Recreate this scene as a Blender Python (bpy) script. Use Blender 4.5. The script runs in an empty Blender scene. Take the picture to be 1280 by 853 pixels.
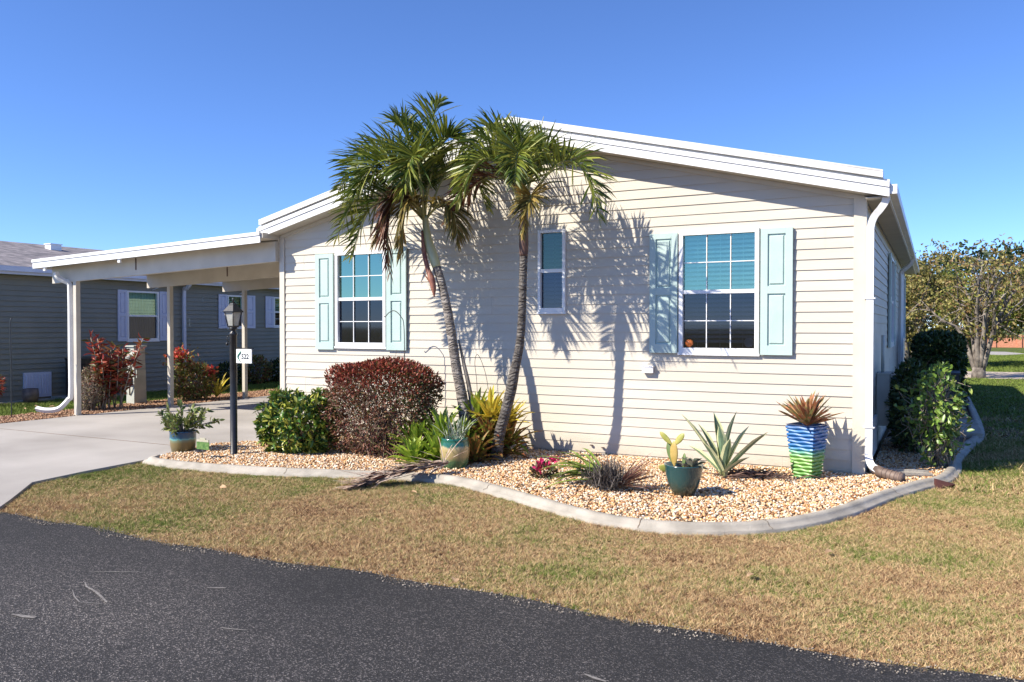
import bpy, math, random
import numpy as np
from mathutils import Vector
random.seed(7)
RNG = np.random.default_rng(11)
S = bpy.context.scene

# ------------------------------------------------------------ camera
EYE = 1.61
cam_d = bpy.data.cameras.new('camera'); cam = bpy.data.objects.new('camera', cam_d)
S.collection.objects.link(cam); S.camera = cam
cam_d.sensor_fit = 'HORIZONTAL'; cam_d.sensor_width = 36.0; cam_d.lens = 36.0 * 1014 / 1280
cam_d.clip_start = 0.05; cam_d.clip_end = 2000
cam.location = (0, 0, EYE)
cam.rotation_euler = (math.radians(90) - math.atan(18 / 1014), 0, math.radians(27.5))

# ------------------------------------------------------------ light
SUN = Vector((0.80, 1.0, -1.09)).normalized()          # direction the light travels
EL = math.asin(-SUN.z)
w = bpy.data.worlds.new('World'); S.world = w; w.use_nodes = True
nt = w.node_tree; nt.nodes.clear()
sky = nt.nodes.new('ShaderNodeTexSky'); sky.sky_type = 'NISHITA'; sky.sun_disc = False
sky.sun_elevation = EL; sky.sun_rotation = math.atan2(-SUN.x, -SUN.y)
sky.altitude = 2600; sky.air_density = 1.0; sky.dust_density = 0.0; sky.ozone_density = 7.5
bg = nt.nodes.new('ShaderNodeBackground'); bg.inputs[1].default_value = 0.11
ow = nt.nodes.new('ShaderNodeOutputWorld')
tn = nt.nodes.new('ShaderNodeMix'); tn.data_type = 'RGBA'; tn.blend_type = 'MULTIPLY'; tn.inputs[0].default_value = 1; tn.inputs[7].default_value = (.94,1.0,1.18,1)
nt.links.new(sky.outputs[0], tn.inputs[6]); nt.links.new(tn.outputs[2], bg.inputs[0]); nt.links.new(bg.outputs[0], ow.inputs[0])
sd = bpy.data.lights.new('sun', 'SUN'); sd.energy = 5.0; sd.angle = math.radians(0.55); sd.color = (1.0, 0.92, 0.79)
so = bpy.data.objects.new('sun', sd); S.collection.objects.link(so)
so.rotation_euler = SUN.to_track_quat('-Z', 'Y').to_euler()
S.view_settings.view_transform = 'Standard'; S.view_settings.look = 'None'
S.view_settings.exposure = 0.80; S.view_settings.gamma = 1; S.view_settings.use_curve_mapping = False

# ------------------------------------------------------------ helpers
class MB:
    """collects shapes, builds ONE mesh object"""
    def __init__(s): s.v = []; s.f = []; s.m = []; s.sm = []
    def add(s, vs, fs, mi=0, smooth=False):
        n = len(s.v); s.v += [tuple(p) for p in vs]
        for f in fs: s.f.append(tuple(n + i for i in f)); s.m.append(mi); s.sm.append(smooth)
        return s
    def box(s, x0, x1, y0, y1, z0, z1, mi=0):
        return s.add([(x0,y0,z0),(x1,y0,z0),(x1,y1,z0),(x0,y1,z0),(x0,y0,z1),(x1,y0,z1),(x1,y1,z1),(x0,y1,z1)],
              [(0,3,2,1),(4,5,6,7),(0,1,5,4),(1,2,6,5),(2,3,7,6),(3,0,4,7)], mi)
    def hexa(s, p, mi=0):    # 8 points, bottom ring then top ring
        return s.add(p, [(0,3,2,1),(4,5,6,7),(0,1,5,4),(1,2,6,5),(2,3,7,6),(3,0,4,7)], mi)
    def tube(s, pts, r, n=8, mi=0, caps=True, sq=False):
        pts = [Vector(p) for p in pts]; k = len(pts)
        rs = r if isinstance(r, (list, tuple)) else [r]*k
        t0 = (pts[1]-pts[0]).normalized()
        ref = Vector((0,0,1)) if abs(t0.z) < .9 else Vector((0,1,0))
        a = t0.cross(ref).normalized(); vs = []
        for i, p in enumerate(pts):
            t = (pts[min(i+1,k-1)]-pts[max(i-1,0)]).normalized()
            a = (a - t*a.dot(t)).normalized(); b = t.cross(a)
            for j in range(n):
                an = 2*math.pi*(j+(.5 if sq else 0))/n
                vs.append(p + (a*math.cos(an)+b*math.sin(an))*rs[i]*(1.2 if sq else 1))
        fs = [(i*n+j, i*n+(j+1)%n, (i+1)*n+(j+1)%n, (i+1)*n+j) for i in range(k-1) for j in range(n)]
        if caps: fs += [tuple(range(n))[::-1], tuple(range((k-1)*n, k*n))]
        return s.add(vs, fs, mi, not sq)
    def lathe(s, prof, c=(0,0,0), n=32, mi=0, mifn=None):
        vs = [(c[0]+r*math.cos(2*math.pi*j/n), c[1]+r*math.sin(2*math.pi*j/n), c[2]+z) for r, z in prof for j in range(n)]
        for i in range(len(prof)-1):
            pass
        base = len(s.v); s.v += vs
        for i in range(len(prof)-1):
            for j in range(n):
                s.f.append((base+i*n+j, base+i*n+(j+1)%n, base+(i+1)*n+(j+1)%n, base+(i+1)*n+j))
                s.m.append(mifn((prof[i][1]+prof[i+1][1])/2) if mifn else mi); s.sm.append(True)
        return s
    def build(s, name, mats, parent=None):
        me = bpy.data.meshes.new(name); me.from_pydata(s.v, [], s.f)
        mats = mats if isinstance(mats, (list, tuple)) else [mats]
        for m in mats: me.materials.append(m)
        me.polygons.foreach_set('material_index', s.m); me.polygons.foreach_set('use_smooth', s.sm)
        me.update()
        o = bpy.data.objects.new(name, me); S.collection.objects.link(o)
        if parent: o.parent = parent; o.matrix_parent_inverse = parent.matrix_world.inverted() if False else o.matrix_parent_inverse
        return o

def npmesh(name, V, F, mats, parent=None, mi=None, smooth=False):
    """V (n,3), F (m,k) arrays -> object"""
    me = bpy.data.meshes.new(name); m, k = F.shape
    me.vertices.add(len(V)); me.vertices.foreach_set('co', V.astype(np.float32).ravel())
    me.loops.add(m*k); me.loops.foreach_set('vertex_index', F.astype(np.int32).ravel())
    me.polygons.add(m); me.polygons.foreach_set('loop_start', (np.arange(m)*k).astype(np.int32))
    mats = mats if isinstance(mats, (list, tuple)) else [mats]
    for q in mats: me.materials.append(q)
    if mi is not None: me.polygons.foreach_set('material_index', mi.astype(np.int32))
    if smooth: me.polygons.foreach_set('use_smooth', np.ones(m, bool))
    me.update(calc_edges=True)
    o = bpy.data.objects.new(name, me); S.collection.objects.link(o)
    if parent: o.parent = parent
    return o

def tag(o, label=None, cat=None, group=None, kind=None):
    if label: o['label'] = label
    if cat: o['category'] = cat
    if group: o['group'] = group
    if kind: o['kind'] = kind
    return o
def thing(name, label, cat, group=None):
    # parts are modelled in world coordinates, the empty marks the thing
    o = bpy.data.objects.new(name, None); o.empty_display_size = .2; S.collection.objects.link(o)
    return tag(o, label, cat, group)
def settle(o):
    """move an empty to its parts' base without moving the parts"""
    A = []
    for c in o.children:
        if c.type == 'MESH' and len(c.data.vertices):
            q = np.empty(len(c.data.vertices)*3, np.float32); c.data.vertices.foreach_get('co', q); A.append(q.reshape(-1,3)+np.array(c.location))
    if not A: return
    A = np.concatenate(A); b = Vector((float(A[:,0].mean()), float(A[:,1].mean()), float(A[:,2].min())))
    o.location = b
    for c in o.children:
        c.location = c.location - b

# ------------------------------------------------------------ materials
def srgb(r, g, b):
    f = lambda c: ((c/255)/12.92 if c/255 <= .04045 else (((c/255)+.055)/1.055)**2.4)
    return (f(r), f(g), f(b), 1)
def newmat(name):
    m = bpy.data.materials.new(name); m.use_nodes = True
    return m, m.node_tree, m.node_tree.nodes['Principled BSDF']
def setin(p, k, v):
    if k in p.inputs: p.inputs[k].default_value = v
def ramp(nt, stops):
    r = nt.nodes.new('ShaderNodeValToRGB'); e = r.color_ramp.elements
    while len(e) > 1: e.remove(e[-1])
    e[0].position = stops[0][0]; e[0].color = stops[0][1]
    for p, c in stops[1:]:
        q = e.new(p); q.color = c
    return r
def c4(c): return tuple(c) if len(c) == 4 else tuple(c)+(1,)
def noisy(name, a, b, scale=3, rough=.6, bump=0, bscale=60, detail=5, metal=0, spec=.5, stops=None, coord='Object', stretch=None, dist=.01):
    """base colour varies a..b with noise, with an optional fine bump"""
    m, nt, p = newmat(name)
    tc = nt.nodes.new('ShaderNodeTexCoord'); no = nt.nodes.new('ShaderNodeTexNoise')
    no.inputs['Scale'].default_value = scale; no.inputs['Detail'].default_value = detail
    src = tc.outputs[coord]
    if stretch:
        mp = nt.nodes.new('ShaderNodeMapping'); mp.inputs['Scale'].default_value = stretch
        nt.links.new(src, mp.inputs[0]); src = mp.outputs[0]
    nt.links.new(src, no.inputs['Vector'])
    r = ramp(nt, stops or [(.32, c4(a)), (.68, c4(b))])
    nt.links.new(no.outputs[0], r.inputs[0]); nt.links.new(r.outputs[0], p.inputs['Base Color'])
    p.inputs['Roughness'].default_value = rough; p.inputs['Metallic'].default_value = metal
    setin(p, 'Specular IOR Level', spec)
    if bump:
        n2 = nt.nodes.new('ShaderNodeTexNoise'); n2.inputs['Scale'].default_value = bscale; n2.inputs['Detail'].default_value = 4
        nt.links.new(src, n2.inputs['Vector'])
        b_ = nt.nodes.new('ShaderNodeBump'); b_.inputs['Strength'].default_value = bump; b_.inputs['Distance'].default_value = dist
        nt.links.new(n2.outputs[0], b_.inputs['Height']); nt.links.new(b_.outputs[0], p.inputs['Normal'])
    return m
def leafy(name, cols, rough=.45, trans=.25, nscale=0, spec=.4):
    """every leaf (mesh island) takes its own colour from cols"""
    m, nt, p = newmat(name)
    g = nt.nodes.new('ShaderNodeNewGeometry')
    st = [((i+.5)/len(cols), c4(c)) for i, c in enumerate(cols)]
    r = ramp(nt, st); nt.links.new(g.outputs['Random Per Island'], r.inputs[0])
    col = r.outputs[0]
    if nscale:
        tc = nt.nodes.new('ShaderNodeTexCoord'); no = nt.nodes.new('ShaderNodeTexNoise'); no.inputs['Scale'].default_value = nscale
        nt.links.new(tc.outputs['Object'], no.inputs['Vector'])
        mt = nt.nodes.new('ShaderNodeMath'); mt.operation = 'MULTIPLY_ADD'; mt.inputs[1].default_value = 1.5; mt.inputs[2].default_value = -.5
        nt.links.new(no.outputs[0], mt.inputs[0])
        ad = nt.nodes.new('ShaderNodeMath'); ad.operation = 'MULTIPLY_ADD'; ad.inputs[1].default_value = .5
        nt.links.new(g.outputs['Random Per Island'], ad.inputs[0]); 
        hf = nt.nodes.new('ShaderNodeMath'); hf.operation = 'MULTIPLY'; hf.inputs[1].default_value = .5
        nt.links.new(mt.outputs[0], hf.inputs[0]); nt.links.new(hf.outputs[0], ad.inputs[2])
        nt.links.new(ad.outputs[0], r.inputs[0])
    nt.links.new(col, p.inputs['Base Color']); p.inputs['Roughness'].default_value = rough
    setin(p, 'Specular IOR Level', spec)
    if trans:
        t = nt.nodes.new('ShaderNodeBsdfTranslucent'); nt.links.new(col, t.inputs[0])
        mx = nt.nodes.new('ShaderNodeMixShader'); mx.inputs[0].default_value = trans
        out = nt.nodes['Material Output']
        nt.links.new(p.outputs[0], mx.inputs[1]); nt.links.new(t.outputs[0], mx.inputs[2]); nt.links.new(mx.outputs[0], out.inputs[0])
    return m

M = {}
M['siding'] = noisy('cream_vinyl_siding', (.54,.49,.405), (.62,.565,.47), 1.1, .5, .12, 30, detail=9, stretch=(.5,1,2.2))
M['cream_trim'] = noisy('cream_trim', (.56,.51,.425), (.61,.56,.47), 4, .45)
M['white'] = noisy('white_painted_metal', (.74,.74,.73), (.82,.82,.81), 5, .4, .04, 40)
M['white_dirty'] = noisy('aged_white_metal', (.60,.59,.56), (.80,.79,.76), 1.6, .45, .06, 30, detail=8)
M['carport'] = noisy('cream_carport_metal', (.50,.455,.385), (.60,.555,.475), 2.5, .45, .05, 30)
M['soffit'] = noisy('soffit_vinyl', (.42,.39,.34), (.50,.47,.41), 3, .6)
M['vinyl_white'] = noisy('white_window_vinyl', (.78,.79,.80), (.84,.84,.84), 6, .35)
M['shutter'] = noisy('pale_aqua_shutter', (.40,.52,.485), (.47,.585,.55), 3, .5, .08, 60)
M['lav'] = noisy('pale_lavender_shutter', (.55,.58,.72), (.60,.63,.76), 5, .5)
M['grey_siding'] = noisy('sage_grey_siding', (.215,.215,.175), (.255,.25,.205), 1.5, .6, .1, 30)
M['grey_trim'] = noisy('grey_fascia', (.55,.58,.68), (.62,.65,.74), 4, .4)
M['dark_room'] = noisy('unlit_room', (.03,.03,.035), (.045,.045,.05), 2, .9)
M['black'] = noisy('black_painted_metal', (.012,.012,.014), (.025,.025,.028), 12, .38, .1, 80)
M['blind'] = noisy('window_blind', (.72,.72,.70), (.78,.78,.76), 3, .6)
M['drape'] = noisy('pale_curtain', (.45,.47,.46), (.62,.63,.61), 3, .8, stretch=(1,12,.3))
M['concrete'] = noisy('driveway_concrete', (.29,.268,.245), (.41,.383,.355), .7, .8, .3, 120, detail=13)
M['kerb'] = noisy('cast_kerb_concrete', (.27,.245,.205), (.43,.39,.33), 5, .85, .6, 90, detail=9)
M['deadleaf'] = noisy('dead_leaf', (.30,.18,.09), (.50,.33,.19), 14, .8)
M['red_brick'] = noisy('orange_brick', (.42,.16,.09), (.55,.25,.15), 8, .8)
M['soil'] = noisy('brown_soil', (.10,.07,.045), (.19,.135,.085), 9, .95, .6, 60, detail=8)
M['bark_palm'] = None
M['twig'] = noisy('brown_twig', (.10,.055,.04), (.26,.17,.12), 14, .9)
M['pale_twig'] = noisy('pale_twig', (.22,.18,.14), (.38,.32,.26), 10, .9)
M['bark'] = noisy('grey_bark', (.10,.085,.07), (.26,.23,.20), 9, .9, .8, 40)
M['pale_bark'] = noisy('pale_grey_bark', (.05,.04,.035), (.30,.26,.22), 5, .9, .8, 40)
M['plastic_grey'] = noisy('grey_green_box', (.40,.41,.36), (.50,.51,.45), 5, .5)
M['tin'] = noisy('brown_drain_pipe', (.08,.055,.045), (.20,.14,.11), 9, .6, .2, 50)
M['hook'] = noisy('dark_iron', (.02,.025,.03), (.04,.045,.05), 12, .5)
M['dirtmat'] = noisy('dirt_path', (.40,.33,.26), (.52,.44,.36), 1.5, .95, .3, 20)
M['lantern_glass'] = noisy('frosted_lantern_glass', (.30,.30,.27), (.45,.45,.42), 8, .15)

def glass(name, tint, tr, rough=.015, gc=(.9,.95,1)):
    """window pane: glossy reflection over tinted see-through"""
    m, nt, p = newmat(name); nt.nodes.remove(p)
    g = nt.nodes.new('ShaderNodeBsdfGlossy'); g.inputs['Roughness'].default_value = rough; g.inputs[0].default_value = c4(gc)
    t = nt.nodes.new('ShaderNodeBsdfTransparent'); t.inputs[0].default_value = c4(tint)
    mx = nt.nodes.new('ShaderNodeMixShader')
    tc = nt.nodes.new('ShaderNodeTexCoord'); no = nt.nodes.new('ShaderNodeTexNoise'); no.inputs['Scale'].default_value = 1.1
    nt.links.new(tc.outputs['Object'], no.inputs['Vector'])
    bm = nt.nodes.new('ShaderNodeBump'); bm.inputs['Strength'].default_value = .04; bm.inputs['Distance'].default_value = .02
    nt.links.new(no.outputs[0], bm.inputs['Height']); nt.links.new(bm.outputs[0], g.inputs['Normal'])
    lw = nt.nodes.new('ShaderNodeLayerWeight'); lw.inputs[0].default_value = .2
    mr = nt.nodes.new('ShaderNodeMapRange'); mr.inputs[3].default_value = tr; mr.inputs[4].default_value = .95
    nt.links.new(lw.outputs['Fresnel'], mr.inputs[0]); nt.links.new(mr.outputs[0], mx.inputs[0])
    nt.links.new(t.outputs[0], mx.inputs[1]); nt.links.new(g.outputs[0], mx.inputs[2])
    nt.links.new(mx.outputs[0], nt.nodes['Material Output'].inputs[0])
    return m
M['glass_teal'] = glass('tinted_teal_glass', (.58,.84,.80), .30, .02, (.60,.88,.68))
M['glass_plain'] = glass('reflective_teal_glass', (.15,.30,.32), .48, .01, (.42,.62,.48))
M['glass_dark'] = glass('screened_dark_glass', (.20,.22,.27), .055, .04, (.8,.85,1))
M['glass_mid'] = glass('screened_mid_glass', (.24,.30,.31), .16, .05, (.42,.52,.42))

def asphalt():
    m, nt, p = newmat('worn_asphalt')
    tc = nt.nodes.new('ShaderNodeTexCoord')
    vo = nt.nodes.new('ShaderNodeTexVoronoi'); vo.inputs['Scale'].default_value = 165
    n1 = nt.nodes.new('ShaderNodeTexNoise'); n1.inputs['Scale'].default_value = 150; n1.inputs['Detail'].default_value = 4
    n2 = nt.nodes.new('ShaderNodeTexNoise'); n2.inputs['Scale'].default_value = .55; n2.inputs['Detail'].default_value = 7; n2.inputs['Roughness'].default_value = .62
    for n in (vo, n1, n2): nt.links.new(tc.outputs['Object'], n.inputs['Vector'])
    r1 = ramp(nt, [(.0, (.010,.0095,.010,1)), (.5, (.024,.0225,.023,1)), (.8, (.050,.046,.046,1)), (1, (.25,.23,.215,1))])
    sep = nt.nodes.new('ShaderNodeSeparateColor'); nt.links.new(vo.outputs['Color'], sep.inputs[0])
    nt.links.new(sep.outputs[0], r1.inputs[0])
    r2 = ramp(nt, [(.33, (.45,.45,.47,1)), (.5,(.9,.88,.88,1)), (.68, (1.55,1.5,1.45,1))]); nt.links.new(n2.outputs[0], r2.inputs[0])
    r3 = ramp(nt, [(.35, (.6,.6,.6,1)), (.65, (1.3,1.3,1.3,1))]); nt.links.new(n1.outputs[0], r3.inputs[0])
    a = nt.nodes.new('ShaderNodeMix'); a.data_type = 'RGBA'; a.blend_type = 'MULTIPLY'; a.inputs[0].default_value = 1
    b = nt.nodes.new('ShaderNodeMix'); b.data_type = 'RGBA'; b.blend_type = 'MULTIPLY'; b.inputs[0].default_value = 1
    nt.links.new(r1.outputs[0], a.inputs[6]); nt.links.new(r2.outputs[0], a.inputs[7])
    nt.links.new(a.outputs[2], b.inputs[6]); nt.links.new(r3.outputs[0], b.inputs[7])
    # the strip the tyres never reach stays darker than the worn lane
    sx = nt.nodes.new('ShaderNodeSeparateXYZ'); nt.links.new(tc.outputs['Object'], sx.inputs[0])
    wv = nt.nodes.new('ShaderNodeMath'); wv.operation = 'MULTIPLY_ADD'; wv.inputs[1].default_value = 1.2; nt.links.new(n2.outputs[0], wv.inputs[0]); nt.links.new(sx.outputs[1], wv.inputs[2])
    mr = nt.nodes.new('ShaderNodeMapRange'); mr.inputs[1].default_value = 3.5; mr.inputs[2].default_value = 4.5; mr.inputs[3].default_value = 1.05; mr.inputs[4].default_value = .66; nt.links.new(wv.outputs[0], mr.inputs[0])
    c = nt.nodes.new('ShaderNodeVectorMath'); c.operation = 'SCALE'; nt.links.new(b.outputs[2], c.inputs[0]); nt.links.new(mr.outputs[0], c.inputs['Scale'])
    nt.links.new(c.outputs[0], p.inputs['Base Color']); p.inputs['Roughness'].default_value = .85
    bu = nt.nodes.new('ShaderNodeBump'); bu.inputs['Strength'].default_value = .9; bu.inputs['Distance'].default_value = .006
    nt.links.new(vo.outputs['Distance'], bu.inputs['Height']); nt.links.new(bu.outputs[0], p.inputs['Normal'])
    return m
M['asphalt'] = asphalt()

def lawn_mat(name, geo=False):
    """dry brown turf with greener patches; world position drives the patches"""
    m, nt, p = newmat(name)
    g = nt.nodes.new('ShaderNodeNewGeometry')
    n = nt.nodes.new('ShaderNodeTexNoise'); n.inputs['Scale'].default_value = .75; n.inputs['Detail'].default_value = 6; n.inputs['Roughness'].default_value = .65
    n2 = nt.nodes.new('ShaderNodeTexNoise'); n2.inputs['Scale'].default_value = 24; n2.inputs['Detail'].default_value = 3
    nt.links.new(g.outputs['Position'], n.inputs['Vector']); nt.links.new(g.outputs['Position'], n2.inputs['Vector'])
    sx = nt.nodes.new('ShaderNodeSeparateXYZ'); nt.links.new(g.outputs['Position'], sx.inputs[0])
    far = nt.nodes.new('ShaderNodeMapRange'); far.inputs[1].default_value = 9; far.inputs[2].default_value = 24; far.inputs[4].default_value = .45
    nt.links.new(sx.outputs[1], far.inputs[0])
    lef = nt.nodes.new('ShaderNodeMapRange'); lef.inputs[1].default_value = -4.5; lef.inputs[2].default_value = -15; lef.inputs[4].default_value = .36
    nt.links.new(sx.outputs[0], lef.inputs[0])
    near = nt.nodes.new('ShaderNodeMapRange'); near.inputs[1].default_value = 4.2; near.inputs[2].default_value = 6.6; near.inputs[3].default_value = -.05; near.inputs[4].default_value = .07
    nt.links.new(sx.outputs[1], near.inputs[0])
    def add(a, b, k=1):
        q = nt.nodes.new('ShaderNodeMath'); q.operation = 'MULTIPLY_ADD'; q.inputs[1].default_value = k
        nt.links.new(a, q.inputs[0]); nt.links.new(b, q.inputs[2]); return q.outputs[0]
    n_ = nt.nodes.new('ShaderNodeMapRange'); n_.clamp = False; n_.inputs[1].default_value = .3; n_.inputs[2].default_value = .7; n_.inputs[3].default_value = .0; n_.inputs[4].default_value = .58
    nt.links.new(n.outputs[0], n_.inputs[0])
    v = add(n2.outputs[0], n_.outputs[0], .75)
    v = add(far.outputs[0], v); v = add(lef.outputs[0], v); v = add(near.outputs[0], v)
    if geo:
        v = add(g.outputs['Random Per Island'], v, .42)
        st = [(.50, (.10,.055,.03,1)), (.59, (.26,.15,.085,1)), (.68, (.47,.295,.15,1)), (.79, (.63,.455,.25,1)), (.88, (.42,.32,.17,1)), (.95, (.25,.23,.085,1)), (1.0, (.15,.20,.04,1))]
    else:
        st = [(.50, (.12,.07,.04,1)), (.68, (.20,.13,.075,1)), (.85, (.16,.13,.06,1)), (1.0, (.09,.12,.03,1))]
    # shift the sum into range
    sc = nt.nodes.new('ShaderNodeMath'); sc.operation = 'MULTIPLY'; sc.inputs[1].default_value = .92
    nt.links.new(v, sc.inputs[0])
    r = ramp(nt, st); nt.links.new(sc.outputs[0], r.inputs[0]); nt.links.new(r.outputs[0], p.inputs['Base Color'])
    p.inputs['Roughness'].default_value = .85; setin(p, 'Specular IOR Level', .15)
    if not geo:
        b = nt.nodes.new('ShaderNodeBump'); b.inputs['Strength'].default_value = .8; b.inputs['Distance'].default_value = .03
        n3 = nt.nodes.new('ShaderNodeTexNoise'); n3.inputs['Scale'].default_value = 45; nt.links.new(g.outputs['Position'], n3.inputs['Vector'])
        nt.links.new(n3.outputs[0], b.inputs['Height']); nt.links.new(b.outputs[0], p.inputs['Normal'])
    return m
M['lawn'] = lawn_mat('dry_lawn_ground'); M['blades'] = lawn_mat('dry_turf_blades', True)
def grime(m):
    # splashed soil low on the wall, broken up by noise
    nt = m.node_tree; p = nt.nodes['Principled BSDF']; src = p.inputs['Base Color'].links[0].from_socket
    g = nt.nodes.new('ShaderNodeNewGeometry'); sx = nt.nodes.new('ShaderNodeSeparateXYZ'); nt.links.new(g.outputs['Position'], sx.inputs[0])
    n = nt.nodes.new('ShaderNodeTexNoise'); n.inputs['Scale'].default_value = 7; n.inputs['Detail'].default_value = 8; n.inputs['Roughness'].default_value = .7; nt.links.new(g.outputs['Position'], n.inputs['Vector'])
    mr = nt.nodes.new('ShaderNodeMapRange'); mr.inputs[1].default_value = .32; mr.inputs[2].default_value = .02; mr.inputs[3].default_value = 0; mr.inputs[4].default_value = .9; nt.links.new(sx.outputs[2], mr.inputs[0])
    mu = nt.nodes.new('ShaderNodeMath'); mu.operation = 'MULTIPLY'; nt.links.new(mr.outputs[0], mu.inputs[0]); nt.links.new(n.outputs[0], mu.inputs[1])
    is_ = nt.nodes.new('ShaderNodeMix'); is_.data_type = 'RGBA'; is_.inputs[7].default_value = (.30,.24,.17,1)
    nt.links.new(mu.outputs[0], is_.inputs[0]); nt.links.new(src, is_.inputs[6])
    rr_ = ramp(nt, [(0,(.96,.96,.955,1)),(1,(1.0,1.0,1.0,1))]); nt.links.new(g.outputs['Random Per Island'], rr_.inputs[0])
    mm = nt.nodes.new('ShaderNodeMix'); mm.data_type = 'RGBA'; mm.blend_type = 'MULTIPLY'; mm.inputs[0].default_value = 1
    nt.links.new(is_.outputs[2], mm.inputs[6]); nt.links.new(rr_.outputs[0], mm.inputs[7]); nt.links.new(mm.outputs[2], p.inputs['Base Color'])
grime(M['siding']); grime(M['grey_siding'])
M['pebbles'] = leafy('orange_cream_pebbles', [(.30,.14,.06),(.54,.28,.11),(.64,.39,.17),(.70,.50,.29),(.76,.67,.52),(.58,.32,.14),(.72,.58,.40),(.78,.74,.64),(.36,.19,.09)], .6, 0)
M['gap'] = noisy('gap_shade_soil', (.02,.015,.012), (.05,.037,.028), 20, .95)  # soil darkened to near black: the gap's shadow is in the colour
M['grit'] = leafy('road_grit', [(.12,.10,.08),(.30,.26,.21),(.08,.07,.065),(.40,.34,.27)], .8, 0)
M['mulch'] = leafy('red_brown_gravel', [(.16,.08,.045),(.34,.18,.10),(.44,.25,.14),(.50,.34,.22),(.24,.12,.07)], .8, 0)
M['frond'] = leafy('palm_leaflet', [(.04,.078,.013),(.10,.14,.022),(.22,.25,.038),(.37,.36,.068),(.52,.46,.12)], .38, .22, 2.2)
M['frond_yel'] = leafy('yellowing_leaflet', [(.10,.10,.025),(.25,.19,.05),(.36,.24,.07),(.26,.12,.05)], .5, .2, 3)
M['frond_brown'] = leafy('dying_leaflet', [(.06,.025,.018),(.12,.045,.03),(.19,.08,.045),(.28,.15,.07),(.09,.08,.03)], .6, .12, 3)
M['rachis'] = noisy('frond_stalk', (.26,.27,.08), (.44,.42,.18), 6, .4)
M['crownshaft'] = noisy('crownshaft', (.36,.38,.16), (.56,.54,.30), 5, .35, .1, 30, stretch=(1,1,.3))
M['shaft_brown'] = noisy('brown_crownshaft', (.06,.03,.025), (.17,.09,.06), 9, .6, .3, 30)
M['spathe'] = noisy('dried_spathe', (.20,.07,.05), (.36,.16,.10), 9, .6, .3, 30)

def palm_bark(k=1, name='ringed_palm_bark'):
    m, nt, p = newmat(name)
    tc = nt.nodes.new('ShaderNodeTexCoord'); mp = nt.nodes.new('ShaderNodeMapping'); mp.inputs['Scale'].default_value = (9,9,26)
    n = nt.nodes.new('ShaderNodeTexNoise'); n.inputs['Scale'].default_value = 1; n.inputs['Detail'].default_value = 8; n.inputs['Roughness'].default_value = .7
    wv = nt.nodes.new('ShaderNodeTexWave'); wv.bands_direction = 'Z'; wv.inputs['Scale'].default_value = 7; wv.inputs['Distortion'].default_value = 14; wv.inputs['Detail'].default_value = 3
    nt.links.new(tc.outputs['Object'], mp.inputs[0]); nt.links.new(mp.outputs[0], n.inputs['Vector']); nt.links.new(tc.outputs['Object'], wv.inputs['Vector'])
    r = ramp(nt, [(.3,(.045*k,.038*k,.033*k,1)),(.5,(.19*k,.165*k,.145*k,1)),(.7,(.40*k,.37*k,.335*k,1))]); nt.links.new(n.outputs[0], r.inputs[0])
    nt.links.new(r.outputs[0], p.inputs['Base Color']); p.inputs['Roughness'].default_value = .9
    b = nt.nodes.new('ShaderNodeBump'); b.inputs['Strength'].default_value = .8; b.inputs['Distance'].default_value = .012
    ad = nt.nodes.new('ShaderNodeMath'); nt.links.new(wv.outputs[1], ad.inputs[0]); nt.links.new(n.outputs[0], ad.inputs[1])
    nt.links.new(ad.outputs[0], b.inputs['Height']); nt.links.new(b.outputs[0], p.inputs['Normal'])
    return m
M['bark_palm'] = palm_bark(); M['bark_palm_dark'] = palm_bark(.5, 'dark_palm_bark')
def shingle():
    m, nt, p = newmat('grey_shingles')
    tc = nt.nodes.new('ShaderNodeTexCoord'); mp = nt.nodes.new('ShaderNodeMapping'); mp.inputs['Rotation'].default_value = (0,0,math.pi/2); mp.inputs['Scale'].default_value = (1,1,1)
    br = nt.nodes.new('ShaderNodeTexBrick'); br.inputs['Scale'].default_value = 3.2
    br.inputs['Color1'].default_value = (.17,.16,.165,1); br.inputs['Color2'].default_value = (.28,.26,.26,1); br.inputs['Mortar'].default_value = (.13,.12,.13,1)
    br.inputs['Mortar Size'].default_value = .03; br.inputs['Brick Width'].default_value = .9; br.inputs['Row Height'].default_value = .42
    n = nt.nodes.new('ShaderNodeTexNoise'); n.inputs['Scale'].default_value = 4; n.inputs['Detail'].default_value = 8
    nt.links.new(tc.outputs['Object'], mp.inputs[0]); nt.links.new(mp.outputs[0], br.inputs['Vector']); nt.links.new(tc.outputs['Object'], n.inputs['Vector'])
    r = ramp(nt, [(.35,(.6,.6,.62,1)),(.65,(1.25,1.2,1.2,1))]); nt.links.new(n.outputs[0], r.inputs[0])
    a = nt.nodes.new('ShaderNodeMix'); a.data_type='RGBA'; a.blend_type='MULTIPLY'; a.inputs[0].default_value = 1
    nt.links.new(br.outputs[0], a.inputs[6]); nt.links.new(r.outputs[0], a.inputs[7]); nt.links.new(a.outputs[2], p.inputs['Base Color'])
    p.inputs['Roughness'].default_value = .9
    return m
M['shingle'] = shingle()

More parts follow.
